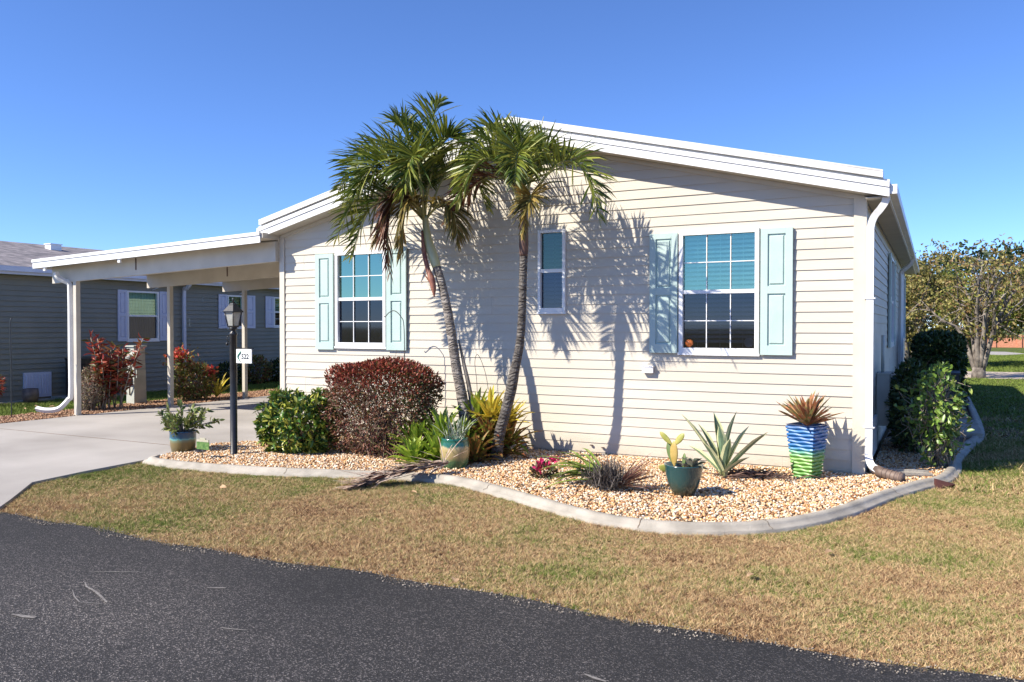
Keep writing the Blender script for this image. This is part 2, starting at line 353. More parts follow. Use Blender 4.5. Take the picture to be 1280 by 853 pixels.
# ------------------------------------------------------------ the ground
def smooth_line(pts, n=8):
    P = [np.array(p, float) for p in pts]; P = [2*P[0]-P[1]] + P + [2*P[-1]-P[-2]]; out = []
    for i in range(1, len(P)-2):
        for k in range(n):
            t = k/n; a, b, c, d = P[i-1:i+3]
            out.append(.5*((2*b)+(-a+c)*t+(2*a-5*b+4*c-d)*t*t+(-a+3*b-3*c+d)*t**3))
    out.append(P[-2]); return np.array(out)
def sheet(name, poly, z, mat, skirt=0):
    mb = MB(); n = len(poly); top = [(p[0], p[1], z) for p in poly]
    if skirt:
        mb.add(top + [(p[0], p[1], z-skirt) for p in poly], [tuple(range(n))] + [((i+1)%n, i, n+i, n+(i+1)%n) for i in range(n)])
    else: mb.add(top, [tuple(range(n))])
    o = mb.build(name, mat)
    me = o.data
    if me.polygons[0].normal.z < 0: me.flip_normals()
    return tag(o, kind='structure')
def inside(P, poly):
    x, y = P[:,0], P[:,1]; c = np.zeros(len(P), bool); n = len(poly)
    for i in range(n):
        x1, y1 = poly[i]; x2, y2 = poly[(i+1)%n]
        cond = ((y1 > y) != (y2 > y))
        with np.errstate(divide='ignore', invalid='ignore'):
            xi = (x2-x1)*(y-y1)/(y2-y1)+x1
        c ^= cond & (x < xi)
    return c

sheet('ground', [(-900,-900),(900,-900),(900,900),(-900,900)], -0.012, M['lawn'])
ROAD_N = lambda x: 4.19 + (x+4)*.02 + .035*math.sin(x*1.7) + .02*math.sin(x*5.1)
xs = np.arange(-60, 60.01, .12)
road_poly = [(x, ROAD_N(x) if -9 < x < 8 else 4.19+(x+4)*.02) for x in xs] + [(60,-3.2),(-60,-4.6)]
sheet('road', road_poly, 0.004, M['asphalt'])
drive_poly = [(-13.55,4.03),(-7.12,4.06),(-7.29,4.23),(-7.52,4.46),(-7.86,4.78),(-8.16,5.06),(-8.27,5.7),(-8.33,6.40),
              (-8.40,7.0),(-8.52,7.45),(-8.55,7.9),(-8.2,8.25),(-7.8,8.6),(-7.6,9.5),(-8.8,9.5),(-8.8,17.5),(-13.55,17.5)]
sheet('driveway', drive_poly, 0.022, M['concrete'], .05)
jm = MB()
for y in (7.5, 12.2): jm.box(-13.4, -8.6, y-.006, y+.006, .0225, .0245)
KO = smooth_line([(-8.36,6.62),(-8.25,6.44),(-7.9,6.38),(-7.371,6.388),(-6.439,6.541),(-5.549,6.795),(-4.85,6.99),(-4.289,7.0),(-3.454,6.635),(-2.825,6.315),(-2.332,6.14),(-1.8,6.15),(-1.302,6.39),(-.937,6.77),(-.62,7.389),(-.30,8.35),(-.05,8.98),(.15,9.42),(.27,10.1),(.31,11.1),(.47,12.3),(.62,13.2),(.70,14.6),(.72,17.5),(.72,22.5)])
def sweep_kerb(line, prof, jig=.004):
    n = len(line); vs = []; k = len(prof)
    t = np.gradient(line, axis=0); t /= np.linalg.norm(t, axis=1)[:,None]
    nrm = np.stack([-t[:,1], t[:,0]], 1)          # points to the bed (left of travel)
    for i in range(n):
        for a, z in prof:
            vs.append((line[i,0]+nrm[i,0]*a+random.uniform(-jig,jig)*.5, line[i,1]+nrm[i,1]*a+random.uniform(-jig,jig)*.5, z+random.uniform(-jig,jig)*.5))
    fs = [(i*k+j, (i+1)*k+j, (i+1)*k+j+1, i*k+j+1) for i in range(n-1) for j in range(k-1)]
    fs += [tuple(range(k)), tuple(range((n-1)*k, n*k))[::-1]]
    return vs, fs, nrm
PROF = [(-.01,-.05),(0,.018),(.01,.028),(.045,.034),(.056,.052),(.07,.066),(.118,.07),(.13,.062),(.134,-.05)]
kv, kf, knrm = sweep_kerb(KO, PROF)
kb = MB(); kb.add(kv, kf, 0, True); kerb = kb.build('kerb', M['kerb']); tag(kerb, kind='structure')
# sawn joints of the cast kerb
jb = MB()
for i in (34, 60, 84, 100, 121, 141):
    d = (KO[i+1]-KO[i]); d /= np.linalg.norm(d); q = []
    for a_, z_ in PROF[1:-1]:
        c_ = KO[i]+knrm[i]*a_; q += [(c_[0]-d[0]*.003,c_[1]-d[1]*.003,z_+.0035),(c_[0]+d[0]*.003,c_[1]+d[1]*.003,z_+.0035)]
    jb.add(q, [(2*j,2*j+1,2*j+3,2*j+2) for j in range(len(q)//2-1)])
jb.build('joint', M['soil'], kerb)
KI = KO + np.array([list(n*.13) for n in knrm])
bed_poly = [tuple(p) for p in KI] + [(-.6,22.5),(-.6,9.44),(-7.6,9.44),(-7.6,9.3),(-7.8,8.6),(-8.2,8.25),(-8.55,7.9),(-8.52,7.45),(-8.40,7.0),(-8.33,6.7)]
sheet('bed_soil', bed_poly, 0.03, M['soil'])
left_bed = [(-14.75,6.2),(-14.65,9.5),(-14.85,12),(-14.9,17.5),(-13.58,17.5),(-13.58,6.2)]
sheet('side_bed_soil', left_bed, 0.006, M['soil'])
tag(sheet('dirt_path', [(0.3,28.9),(20,31.5),(20,35.5),(-.5,33.2),(-30,31),(-30,28.6)], .004, M['dirtmat']), kind='structure')
sheet('far_road', [(-40,50),(3.6,53.5),(5.0,56.5),(4.0,60.5),(-40,61)], .004, M['concrete'])

# ---- pebbles
def ico():
    t = (1+5**.5)/2
    v = np.array([(-1,t,0),(1,t,0),(-1,-t,0),(1,-t,0),(0,-1,t),(0,1,t),(0,-1,-t),(0,1,-t),(t,0,-1),(t,0,1),(-t,0,-1),(-t,0,1)], float)
    v /= np.linalg.norm(v[0])
    f = np.array([(0,11,5),(0,5,1),(0,1,7),(0,7,10),(0,10,11),(1,5,9),(5,11,4),(11,10,2),(10,7,6),(7,1,8),(3,9,4),(3,4,2),(3,2,6),(3,6,8),(3,8,9),(4,9,5),(2,4,11),(6,2,10),(8,6,7),(9,8,1)])
    return v, f
def pebbles(name, poly, dens, size, z, mat, bbox=None, seed=1):
    rg = np.random.default_rng(seed); pl = np.array(poly)
    x0, y0 = pl.min(0); x1, y1 = pl.max(0)
    if bbox: x0, y0, x1, y1 = max(x0,bbox[0]), max(y0,bbox[1]), min(x1,bbox[2]), min(y1,bbox[3])
    n = int(dens*(x1-x0)*(y1-y0)); P = np.stack([rg.uniform(x0,x1,n), rg.uniform(y0,y1,n)], 1)
    P = P[inside(P, [tuple(q) for q in poly])]; n = len(P)
    v, f = ico()
    s = size*rg.uniform(.5,1.25,(n,1))*np.array([1,.8,.6])*rg.uniform(.75,1.25,(n,3))
    V = v[None]*s[:,None,:]*rg.uniform(.85,1.15,(n,12,1))
    a = rg.uniform(0,6.28,n); b = rg.normal(0,.45,n)
    ca, sa, cb, sb = np.cos(a), np.sin(a), np.cos(b), np.sin(b)
    X = V[:,:,0]; Y = V[:,:,1]; Z = V[:,:,2]
    X, Z = X*cb[:,None]-Z*sb[:,None], X*sb[:,None]+Z*cb[:,None]
    X, Y = X*ca[:,None]-Y*sa[:,None], X*sa[:,None]+Y*ca[:,None]
    V = np.stack([X+P[:,0:1], Y+P[:,1:2], Z+(z+rg.uniform(0,size*.9,n))[:,None]], 2).reshape(-1,3)
    F = (f[None]+(np.arange(n)*12)[:,None,None]).reshape(-1,3)
    return npmesh(name, V, F, mat)
g1 = pebbles('gravel', bed_poly, 2300, .0145, .034, M['pebbles'], (-9,6,.6,12.5), 3)
g0 = pebbles('road_grit', [(x, ROAD_N(x)-.09+.05*math.sin(x*7)) for x in np.arange(-7.2,2.4,.1)]+[(x, ROAD_N(x)+.03) for x in np.arange(2.4,-7.2,-.1)], 1500, .006, .006, M['grit'], None, 6)
tag(g0, 'loose grit crumbling along the lawn edge of the asphalt', 'grit', kind='stuff')
tag(g1, 'orange and cream pebbles filling the kerbed bed in front of the house', 'gravel', kind='stuff')
g2 = pebbles('gravel', left_bed, 900, .019, .012, M['mulch'], None, 4)
tag(g2, 'red brown gravel in the strip between driveway and neighbour lawn', 'gravel', kind='stuff')

# ---- grass blades
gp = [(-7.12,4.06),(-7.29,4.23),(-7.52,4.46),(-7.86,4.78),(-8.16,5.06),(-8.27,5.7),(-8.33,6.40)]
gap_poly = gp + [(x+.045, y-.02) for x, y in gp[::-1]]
sheet('soil_gap_shade', gap_poly, -.004, M['gap'])  # soil strip beside the driveway, painted dark as the shadow in the gap
def blades(name, poly, n_m2, h, w_, seed, zb=-.012, holes=()):
    rg = np.random.default_rng(seed); pl = np.array(poly); x0, y0 = pl.min(0); x1, y1 = pl.max(0)
    n = int(n_m2*(x1-x0)*(y1-y0)); P = np.stack([rg.uniform(x0,x1,n), rg.uniform(y0,y1,n)], 1)
    k = inside(P, poly)
    for hpoly in holes: k &= ~inside(P, hpoly)
    P = P[k]; n = len(P)
    a = rg.uniform(0,6.283,n); hh = h*rg.uniform(.3,1.25,n)*(1+.3*np.sin(P[:,0]*2.3+P[:,1]*1.1)*np.sin(P[:,1]*3.1))*(1+.55*np.sin(P[:,0]*31+3*np.sin(P[:,1]*9))*np.sin(P[:,1]*37+3*np.sin(P[:,0]*7))); ww = w_*rg.uniform(.6,1.3,n)
    lean = rg.uniform(.2,2.2,n)*hh; la = rg.uniform(0,6.283,n)
    dx, dy = np.cos(a)*ww/2, np.sin(a)*ww/2; z = np.full(n, zb)
    A = np.stack([P[:,0]-dx, P[:,1]-dy, z], 1); B = np.stack([P[:,0]+dx, P[:,1]+dy, z], 1)
    T = np.stack([P[:,0]+np.cos(la)*lean, P[:,1]+np.sin(la)*lean, zb+hh], 1)
    V = np.stack([A,B,T],1).reshape(-1,3); F = np.arange(3*n).reshape(n,3)
    return npmesh(name, V, F, M['blades'])
ko = [tuple(p) for p in KO]
hole = ko + [(-.6,22.5),(-.6,9.4),(-8.8,9.4),(-8.8,7.5)]
lawn_front = [(x, ROAD_N(x)-.02+.03*math.sin(x*9)+.02*math.sin(x*23)) for x in np.arange(-7.25, 2.6, .05)] + [(2.6,9),(-.2,9),(-8.34,9),(-8.34,6.42),(-8.17,5.06),(-7.3,4.25)]
gl = blades('grass', lawn_front, 30000, .025, .0045, 21, holes=(hole, drive_poly, gap_poly))
tag(gl, 'short dry turf blades of the front lawn', 'grass', kind='stuff')
gl2 = blades('grass', [(-.3,9),(2.6,9),(4.5,14),(7,26),(20,60),(-2,60),(-30,40),(-5,24),(-.6,23)], 420, .05, .02, 22, holes=(hole,[(-60,28.6),(-.2,29),(20,31.5),(20,35.5),(-.5,33.2),(-60,31)],[(-40,50),(3.6,53.5),(5.0,56.5),(4.0,60.5),(-40,61)]))
tag(gl2, 'green and brown turf beside and behind the house', 'grass', kind='stuff')
gl2b = blades('grass', [(-.3,9),(2.6,9),(3.9,13.5),(.2,13.5)], 9000, .036, .007, 29, holes=(hole,))
tag(gl2b, 'short turf by the right hand corner of the kerb', 'grass', kind='stuff')
gl3 = blades('grass', [(-17.2,6.5),(-14.62,6.5),(-14.85,12),(-14.9,20),(-17.2,20)], 2600, .05, .013, 23)
tag(gl3, 'green lawn strip along the neighbouring house', 'grass', kind='stuff')

# ---- marks on the road
rm = MB()
def streak(pts, wd, z=.0085):
    P = [Vector((x,y,z)) for x,y in pts]; vs = []
    for i,p in enumerate(P):
        t = (P[min(i+1,len(P)-1)]-P[max(i-1,0)]).normalized(); n = Vector((-t.y,t.x,0)); k = wd*(.3+.7*math.sin(math.pi*(i+.3)/len(P)))
        vs += [p+n*k*random.uniform(.6,1), p-n*k*random.uniform(.6,1)]
    rm.add(vs, [(2*i,2*i+1,2*i+3,2*i+2) for i in range(len(P)-1)])
streak([(-4.88,3.40),(-4.80,3.45),(-4.70,3.50),(-4.60,3.56)], .007)
streak([(-4.71,3.25),(-4.62,3.2),(-4.50,3.17),(-4.37,3.12),(-4.25,3.07)], .009)
streak([(-4.64,3.12),(-4.52,3.05),(-4.40,3.0),(-4.26,3.04)], .006)
streak([(-4.55,2.70),(-4.45,2.71),(-4.38,2.73)], .02); streak([(-3.95,3.53),(-3.9,3.55),(-3.84,3.58)], .012)
streak([(-3.36,3.09),(-3.3,3.1),(-3.2,3.13)], .006); streak([(-1.42,3.45),(-1.36,3.43),(-1.30,3.42)], .012)
road = bpy.data.objects['road']
o = rm.build('scuff_mark', noisy('pale_scuff', (.12,.11,.105), (.24,.225,.21), 60, .9), road); o['label'] = 'pale scuffs and dried splashes on the asphalt'
jm.build('expansion_joint', M['soil'], bpy.data.objects['driveway'])

# ------------------------------------------------------------ siding walls
def siding(mb, u0, u1, z0, z1, place, step=.114, holes=(), gable=None, out=.011, mi=0, phase=0):
    """lap siding; place(u, z, out) -> world; gable=(centre, apex z at centre, slope)"""
    z = z0 - phase
    while z < (gable[1] if gable else z1) - .001:
        zb, zt = max(z, z0), z+step
        if not gable: zt = min(zt, z1)
        cuts = [[u0, u1, zb, zt]]
        for (a, b, c, d) in holes:
            nc = []
            for (p, q, r, s_) in cuts:
                if q <= a or p >= b or s_ <= c or r >= d: nc.append([p,q,r,s_]); continue
                if p < a: nc.append([p, a, r, s_])
                if q > b: nc.append([b, q, r, s_])
                p2, q2 = max(p,a), min(q,b)
                if r < c: nc.append([p2,q2,r,c])
                if s_ > d: nc.append([p2,q2,d,s_])
            cuts = nc
        row = int(round((z-z0)/step)); J = u0-3.66+((row//2)*1.37) % 3.66; nc = []
        for (p, q, r, s_) in cuts:
            a = p; k = int((p-J)//3.66)+1
            while J+3.66*k < q-.02:
                if J+3.66*k > a+.02: nc.append([a, J+3.66*k, r, s_, (k%2)*.0016]); a = J+3.66*k
                k += 1
            nc.append([a, q, r, s_, (k%2)*.0016])
        for (p, q, r, s_, jog) in nc:
            o = lambda zz: .003 + jog + out*(1-(zz-z)/step)
            pb, qb, pt, qt = p, q, p, q
            if gable:
                c, za, sl = gable
                lim = lambda zz: max(0.0, (za-zz)/sl)
                pb, qb = max(p, c-lim(r)), min(q, c+lim(r)); pt, qt = max(p, c-lim(s_)), min(q, c+lim(s_))
                if qb-pb < .02: continue
                if qt < pt: qt = pt = (qt+pt)/2
            mb.add([place(pb,r,o(r)), place(qb,r,o(r)), place(qt,s_,o(s_)), place(pt,s_,o(s_)), place(pb,r,.003), place(qb,r,.003)],
                   [(0,1,2,3),(4,5,1,0)] if not qt==pt else [(0,1,2),(4,5,1,0)], mi)
        z += step

XL, XR, YW, YB = -8.82, -.667, 9.356, 22.6
CX, SL, OV = -4.745, .245, .28
FB = lambda x: 3.99 - SL*abs(x-CX)             # underside of the rake at x
house = thing('manufactured_home', 'cream vinyl sided single storey home with low white gable roof and aqua shutters', 'house')
front = lambda u, z, o: (u, YW-o, z)
side = lambda u, z, o: (XR+o, u, z)
lside = lambda u, z, o: (XL-o, u, z)
WR = (-2.652, -1.742, 1.309, 2.715); WL = (-7.76, -6.86, 1.325, 2.69); WM = (-4.479, -4.105, 1.80, 2.83)
def shrink(w_, k=.03): return (w_[0]+k, w_[1]-k, w_[2]+k, w_[3]-k)
SW = [(14.5,15.6,1.30,2.75), (20.2,21.2,1.30,2.75)]
mb = MB(); siding(mb, XL+.015, XR-.012, .0, 4, front, holes=[shrink(q) for q in (WR,WL,WM)], gable=(CX, 4.02, SL), phase=.052)
wall = mb.build('front_wall', M['siding'], house)
mb = MB(); siding(mb, YW+.08, YB, 0, 2.97, side, holes=[shrink(q) for q in SW], phase=.052); mb.build('side_wall', M['siding'], house)
mb = MB(); siding(mb, YW+.02, YB, 0, 2.97, lside, phase=.052); mb.build('side_wall', M['siding'], house)
mb = MB(); mb.add([(XL,YB,0),(XR,YB,0),(XR,YB,2.96),(CX,YB,3.95),(XL,YB,2.96)], [(0,1,2,3,4)]); mb.build('back_wall', M['siding'], house)
mb = MB()
mb.box(XL-.022, XL+.07, YW-.03, YW+.06, 0, FB(XL+.03)-.01); mb.build('corner_trim', M['cream_trim'], house); mb = MB(); mb.box(XR-.10, XR+.026, YW-.032, YW+.10, 0, FB(XR)-.01)
mb.build('corner_trim', M['cream_trim'], house)
mb = MB()
for s_ in (-1,1):
    xe = XL if s_<0 else XR
    a, b = FB(xe), FB(CX)
    mb.hexa([(CX,YW-.034,b-.05),(xe,YW-.034,a-.05),(xe,YW+.02,a-.05),(CX,YW+.02,b-.05),(CX,YW-.034,b+.0),(xe,YW-.034,a+.0),(xe,YW+.02,a+.0),(CX,YW+.02,b+.0)])
mb.build('frieze_trim', M['cream_trim'], house)
# roof
XE0, XE1, YF = CX-4.30, CX+4.33, YW-OV
roof_mb = MB(); fas = MB(); cap = MB(); sof = MB(); rib = MB()
for s_, xe in ((-1,XE0),(1,XE1)):
    e, m_ = FB(xe), FB(CX)
    def slab(mbx, y0, y1, d0, d1, xa=CX, xb=xe):
        za, zb = FB(xa), FB(xb)
        p = [(xa,y0,za+d0),(xb,y0,zb+d0),(xb,y1,zb+d0),(xa,y1,za+d0),(xa,y0,za+d1),(xb,y0,zb+d1),(xb,y1,zb+d1),(xa,y1,za+d1)]
        mbx.hexa(p if s_ > 0 else [p[1],p[0],p[3],p[2],p[5],p[4],p[7],p[6]])
    xc = xe - s_*.06
    slab(roof_mb, YF+.02, 22.88, .155, .175)
    slab(fas, YF, YF+.02, 0, .092); slab(fas, YF-.012, YF+.02, .095, .15)          # two stepped rake boards
    slab(fas, 22.88, 22.9, 0, .15)
    slab(cap, YF-.03, YF+.10, .178, .245, CX, xc)                                   # raised metal cap along the rake
    slab(cap, YF-.034, YF+.0, .240, .256, CX, xc)
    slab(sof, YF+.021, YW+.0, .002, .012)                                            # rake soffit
    # eave: fascia board, gutter lip, soffit
    sx = (xe-.02, xe) if s_ > 0 else (xe, xe+.02)
    if s_ > 0:
        fas.box(xe-.02, xe+.0, YF+.021, 22.87, e-.0, e+.13)
        gut = MB(); gut.box(xe+.001, xe+.07, YF+.03, 22.8, e+.03, e+.125); gut.build('gutter', M['white'], house)
    else: fas.box(xe, xe+.02, YF+.021, 22.87, e, e+.13)
    xw = XR+.027 if s_ > 0 else XL-.027
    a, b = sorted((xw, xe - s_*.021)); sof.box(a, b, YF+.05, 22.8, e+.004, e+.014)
    for y in np.arange(YF+.6, 22.6, .6):
        slab(rib, y, y+.025, .176, .20, CX, xe-s_*.02)
roof = roof_mb.build('roof', M['white_dirty'], house)
rib.build('roof_seam', M['white_dirty'], roof)
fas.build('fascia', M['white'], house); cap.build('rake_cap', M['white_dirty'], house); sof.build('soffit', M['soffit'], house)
so_l = MB()
for s_, xe in ((-1,XE0),):
    pass

# windows
def window(parent, u0, u1, z0, z1, place, pmat_up, pmat_lo, cols=3, rows=2, blinds=True, cover='blind', grid=True, fr=.045, decor=False, mullmat=None):
    wm = mullmat or M['vinyl_white']
    def bx(mb, a, b, c, d, o0, o1):
        p = [place(a,c,o0),place(b,c,o0),place(b,c,o1),place(a,c,o1),place(a,d,o0),place(b,d,o0),place(b,d,o1),place(a,d,o1)]
        mb.hexa(p)
    f = MB(); zm = z0+(z1-z0)*.5
    bx(f,u0,u0+fr,z0,z1,-.05,.045); bx(f,u1-fr,u1,z0,z1,-.05,.045)
    bx(f,u0+fr+.001,u1-fr-.001,z0,z0+fr+.01,-.05,.047); bx(f,u0+fr+.001,u1-fr-.001,z1-fr,z1,-.05,.044)
    bx(f,u0+fr+.001,u1-fr-.001,zm-.022,zm+.022,-.03,.03)
    bx(f,u0-.01,u1+.01,z0-.03,z0-.001,0,.05)
    wo = f.build('window', wm, parent)
    if grid:
        g = MB()
        for (a, b) in ((z0+fr+.012, zm-.023), (zm+.023, z1-fr-.001)):
            for i in range(1, cols):
                u = u0+fr+(u1-u0-2*fr)*i/cols; bx(g,u-.005,u+.005,a,b,.004,.016)
            for j in range(1, rows):
                zz = a+(b-a)*j/rows
                for i in range(cols):
                    ua = u0+fr+(u1-u0-2*fr)*i/cols; ub = u0+fr+(u1-u0-2*fr)*(i+1)/cols
                    bx(g,ua+.006,ub-.006,zz-.005,zz+.005,.005,.015)
        g.build('glazing_bar', wm, wo)
    for nm, a, b, m_ in (('pane', zm+.02, z1-fr, pmat_up), ('pane', z0+fr, zm-.02, pmat_lo)):
        p = MB(); p.add([place(u0+fr-.002,a,-.004),place(u1-fr+.002,a,-.004),place(u1-fr+.002,b,-.004),place(u0+fr-.002,b,-.004)], [(0,1,2,3)])
        q = p.build(nm, m_, wo)
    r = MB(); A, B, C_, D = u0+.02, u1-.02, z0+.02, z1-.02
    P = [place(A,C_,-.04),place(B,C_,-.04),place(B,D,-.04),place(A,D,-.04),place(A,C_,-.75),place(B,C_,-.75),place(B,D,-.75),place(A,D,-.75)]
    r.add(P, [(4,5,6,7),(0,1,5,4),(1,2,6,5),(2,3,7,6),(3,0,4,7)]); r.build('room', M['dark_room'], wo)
    if cover == 'blind':
        b = MB(); z = z1-fr-.05
        while z > z0+fr+.02:
            p = [place(u0+fr,z,-.075),place(u1-fr,z,-.075),place(u1-fr,z+.034,-.105),place(u0+fr,z+.034,-.105)]
            b.add(p, [(0,1,2,3)]); z -= .052
        for u in (u0+fr+.15, (u0+u1)/2, u1-fr-.15): bx(b,u-.002,u+.002,z0+fr,z1-fr,-.073,-.071)
        b.build('blind', M['blind'], wo)
    elif cover == 'drape':
        b = MB(); n = 60; vs = []
        for i in range(n+1):
            u = u0+.03+(u1-u0-.06)*i/n; o_ = -.12+.02*math.sin(i*1.1)
            vs += [place(u,z0+.03,o_), place(u,z1-.03,o_)]
        b.add(vs, [(2*i,2*i+2,2*i+3,2*i+1) for i in range(n)], 0, True); b.build('curtain', M['drape'], wo)
    return wo
def shutter(parent, u0, u1, z0, z1, place, mat, off=.024, gaps=((0.035,.49),(.545,.96))):
    m_ = MB(); t = .03
    def bx(a, b, c, d, o0, o1):
        m_.hexa([place(a,c,o0),place(b,c,o0),place(b,c,o1),place(a,c,o1),place(a,d,o0),place(b,d,o0),place(b,d,o1),place(a,d,o1)])
    H = z1-z0; w_ = u1-u0; fr = w_*.22
    bx(u0,u1,z0,z1,off,off+.012)                                       # back board
    bx(u0,u0+fr,z0,z1,off+.0125,off+t); bx(u1-fr,u1,z0,z1,off+.0125,off+t)
    for a, b in ((0,.075),(.485,.545),(.955,1)): bx(u0+fr+.0005,u1-fr-.0005,z0+a*H,z0+b*H,off+.0125,off+t)
    for a, b in ((.075,.485),(.545,.955)):                              # raised field panel, bevelled
        g = .016; za, zb = z0+a*H+g, z0+b*H-g; ua, ub = u0+fr+g, u1-fr-g; k = .012
        P = [place(ua,za,off+.0125),place(ub,za,off+.0125),place(ub,zb,off+.0125),place(ua,zb,off+.0125),
             place(ua+k,za+k,off+.026),place(ub-k,za+k,off+.026),place(ub-k,zb-k,off+.026),place(ua+k,zb-k,off+.026)]
        m_.add(P, [(4,5,6,7),(0,1,5,4),(1,2,6,5),(2,3,7,6),(3,0,4,7)])
    return m_.build('shutter', mat, parent)
wr = window(house, *WR[:2], *WR[2:], front, M['glass_teal'], M['glass_dark'])
window(house, *WL[:2], *WL[2:], front, M['glass_plain'], M['glass_dark'], cover=None)
window(house, *WM[:2], *WM[2:], front, M['glass_mid'], M['glass_dark'], grid=False, fr=.035)
shutter(house, -3.003, -2.668, 1.30, 2.705, front, M['shutter']); shutter(house, -1.722, -1.381, 1.295, 2.70, front, M['shutter'])
shutter(house, -8.125, -7.79, 1.275, 2.675, front, M['shutter']); shutter(house, -6.835, -6.503, 1.28, 2.70, front, M['shutter'])
M['shutter_side'] = M['shutter']
for (a,b,c,d) in SW:
    window(house, a, b, c, d, side, M['glass_mid'], M['glass_dark'], grid=False)
    shutter(house, a-.42, a-.03, c-.02, d+.02, side, M['shutter']); shutter(house, b+.03, b+.42, c-.02, d+.02, side, M['shutter'])
# outlet cover by the window
m_ = MB(); m_.box(-3.085,-2.955,YW-.075,YW-.02,1.06,1.135); m_.box(-3.095,-2.945,YW-.085,YW-.02,1.135,1.145); m_.build('outlet_cover', M['vinyl_white'], house)
# small weep vents near the base
m_ = MB(); m_.lathe([(.0,0),(.02,0),(.02,.01),(0,.01)], (-3.6,YW-.03,.12), 12); m_.build('vent_plug', M['tin'], house); m_ = MB(); m_.lathe([(0,0),(.02,0),(.02,.01),(0,.01)], (-3.75,YW-.03,.14), 12); m_.build('vent_plug', M['tin'], house)
# downspouts
def spout(pts, r=.035, mat='white', name='downspout', parent=house):
    m = MB(); pts = smooth_line(pts, 4); m.tube([Vector(p) for p in pts], r, 4, sq=True); return m.build(name, M[mat], parent)
spout([(-.44,9.16,2.98),(-.455,9.18,2.90),(-.50,9.20,2.83),(-.56,9.24,2.76),(-.595,9.26,2.66),(-.60,9.26,2.5),(-.60,9.26,1.4),(-.60,9.26,.42),(-.60,9.25,.25),(-.57,9.22,.16),(-.51,9.2,.115)], .042)
m_ = MB(); 
for z in (.55, 1.9):
    m_ = MB(); m_.box(-.655,-.545,9.215,9.325,z,z+.012); m_.build('spout_strap', M['white'], house)
spout([(-.40,18.0,2.97),(-.42,18.05,2.88),(-.52,18.1,2.78),(-.60,18.15,2.68),(-.60,18.15,2.4),(-.60,18.15,.1)], .04)
o_ = MB(); o_.tube([(-.535,9.215,.13),(-.47,9.18,.10),(-.36,9.13,.08),(-.27,9.09,.072)], [.05,.055,.056,.058], 16)
for k in range(5): 
    o_.tube([(-.46+.04*k,9.175-.018*k,.097-.005*k),(-.45+.04*k,9.171-.018*k,.096-.005*k)], .060, 16)
o_.build('drain_elbow', M['tin'], house)
# power boxes and access panel on the side wall
m_ = MB(); m_.box(XR+.02,XR+.17,11.3,11.75,.35,1.0); m_.box(XR+.02,XR+.185,11.29,11.76,1.0,1.02); m_.tube([(XR+.08,11.5,1.0),(XR+.08,11.5,1.5)], .02, 8)
m_.build('meter_box', M['plastic_grey'], house)
m_ = MB(); m_.box(XR+.021,XR+.05,10.15,11.0,.10,.52); m_.build('crawl_hatch', M['vinyl_white'], house)
# suncatchers behind the lower sash
m_ = MB(); m_.lathe([(.0,-.045),(.03,-.04),(.052,-.015),(.055,.01),(.045,.035),(.02,.05),(0,.045)], (-2.54,9.385,1.415), 16)
m_.tube([(-2.54,9.385,1.46),(-2.53,9.385,1.48)], .006, 6)
pm = thing('pumpkin_ornament', 'small orange pumpkin ornament on the sill behind the lower pane of the right window', 'ornament')
m_.build('body', noisy('orange_glaze', (.75,.16,.03), (.85,.25,.05), 12, .4), pm)
m_ = MB(); m_.lathe([(0,0),(.05,0),(.055,.005),(.05,.012),(0,.012)], (0,0,0), 24)
dsk = m_.build('window_disc', M['blind']); dsk.rotation_euler = (math.pi/2,0,0); dsk.location = (-1.86,9.385,1.43)
tag(dsk, 'round white disc leaning inside the right window, lower right pane', 'ornament')

# ------------------------------------------------------------ carport
cp = thing('carport', 'cream flat roofed aluminium carport on square posts over the driveway', 'carport')
CT = lambda x: 3.018 + (x+8.80)*.0375           # top of the front fascia
X0, X1, CY0, CY1 = -14.35, -8.87, 8.95, 16.6
def cpbox(mb, xa, xb, ya, yb, d0, d1):
    mb.hexa([(xa,ya,CT(xa)+d0),(xb,ya,CT(xb)+d0),(xb,yb,CT(xb)+d0),(xa,yb,CT(xa)+d0),(xa,ya,CT(xa)+d1),(xb,ya,CT(xb)+d1),(xb,yb,CT(xb)+d1),(xa,yb,CT(xa)+d1)])
m_ = MB(); cpbox(m_, X0+.02, -8.83, CY0+.02, CY1, -.09, -.012)
for y in np.arange(CY0+.35, CY1, .305): cpbox(m_, X0+.03, -8.84, y, y+.02, -.115, -.0905)
m_.build('roof_panel', M['carport'], cp)
m_ = MB(); cpbox(m_, X0, X1, CY0, CY0+.018, -.16, -.055); cpbox(m_, X0-.012, X1, CY0-.014, CY0+.018, -.052, 0); 
cpbox(m_, X0-.001, X0+.019, CY0+.019, CY1, -.16, 0); m_.build('fascia', M['white'], cp)
for y in (9.25, 11.25, 13.23, 15.2):
    m_ = MB(); cpbox(m_, -14.25, -8.85, y, y+.075, -.42, -.118)
    b = m_.build('beam', M['carport'], cp)
    m_ = MB(); m_.box(-12.0,-11.97,y-.006,y-.0005,CT(-12)-.33,CT(-12)-.13); m_.build('splice', M['tin'], b)
    m_ = MB(); m_.box(-13.655,-13.575,y-.004,y+.079,.0,CT(-13.6)-.42); m_.box(-13.675,-13.555,y-.024,y+.10,.022,.03); m_.build('post', M['carport'], cp)
m_ = MB()
for x in (-14.05, -12.05):
    m_ = MB(); m_.box(x-.03,x+.03,CY0+.02,CY0+.05,CT(x)-.22,CT(x)-.161); m_.build('bracket', M['white'], cp)
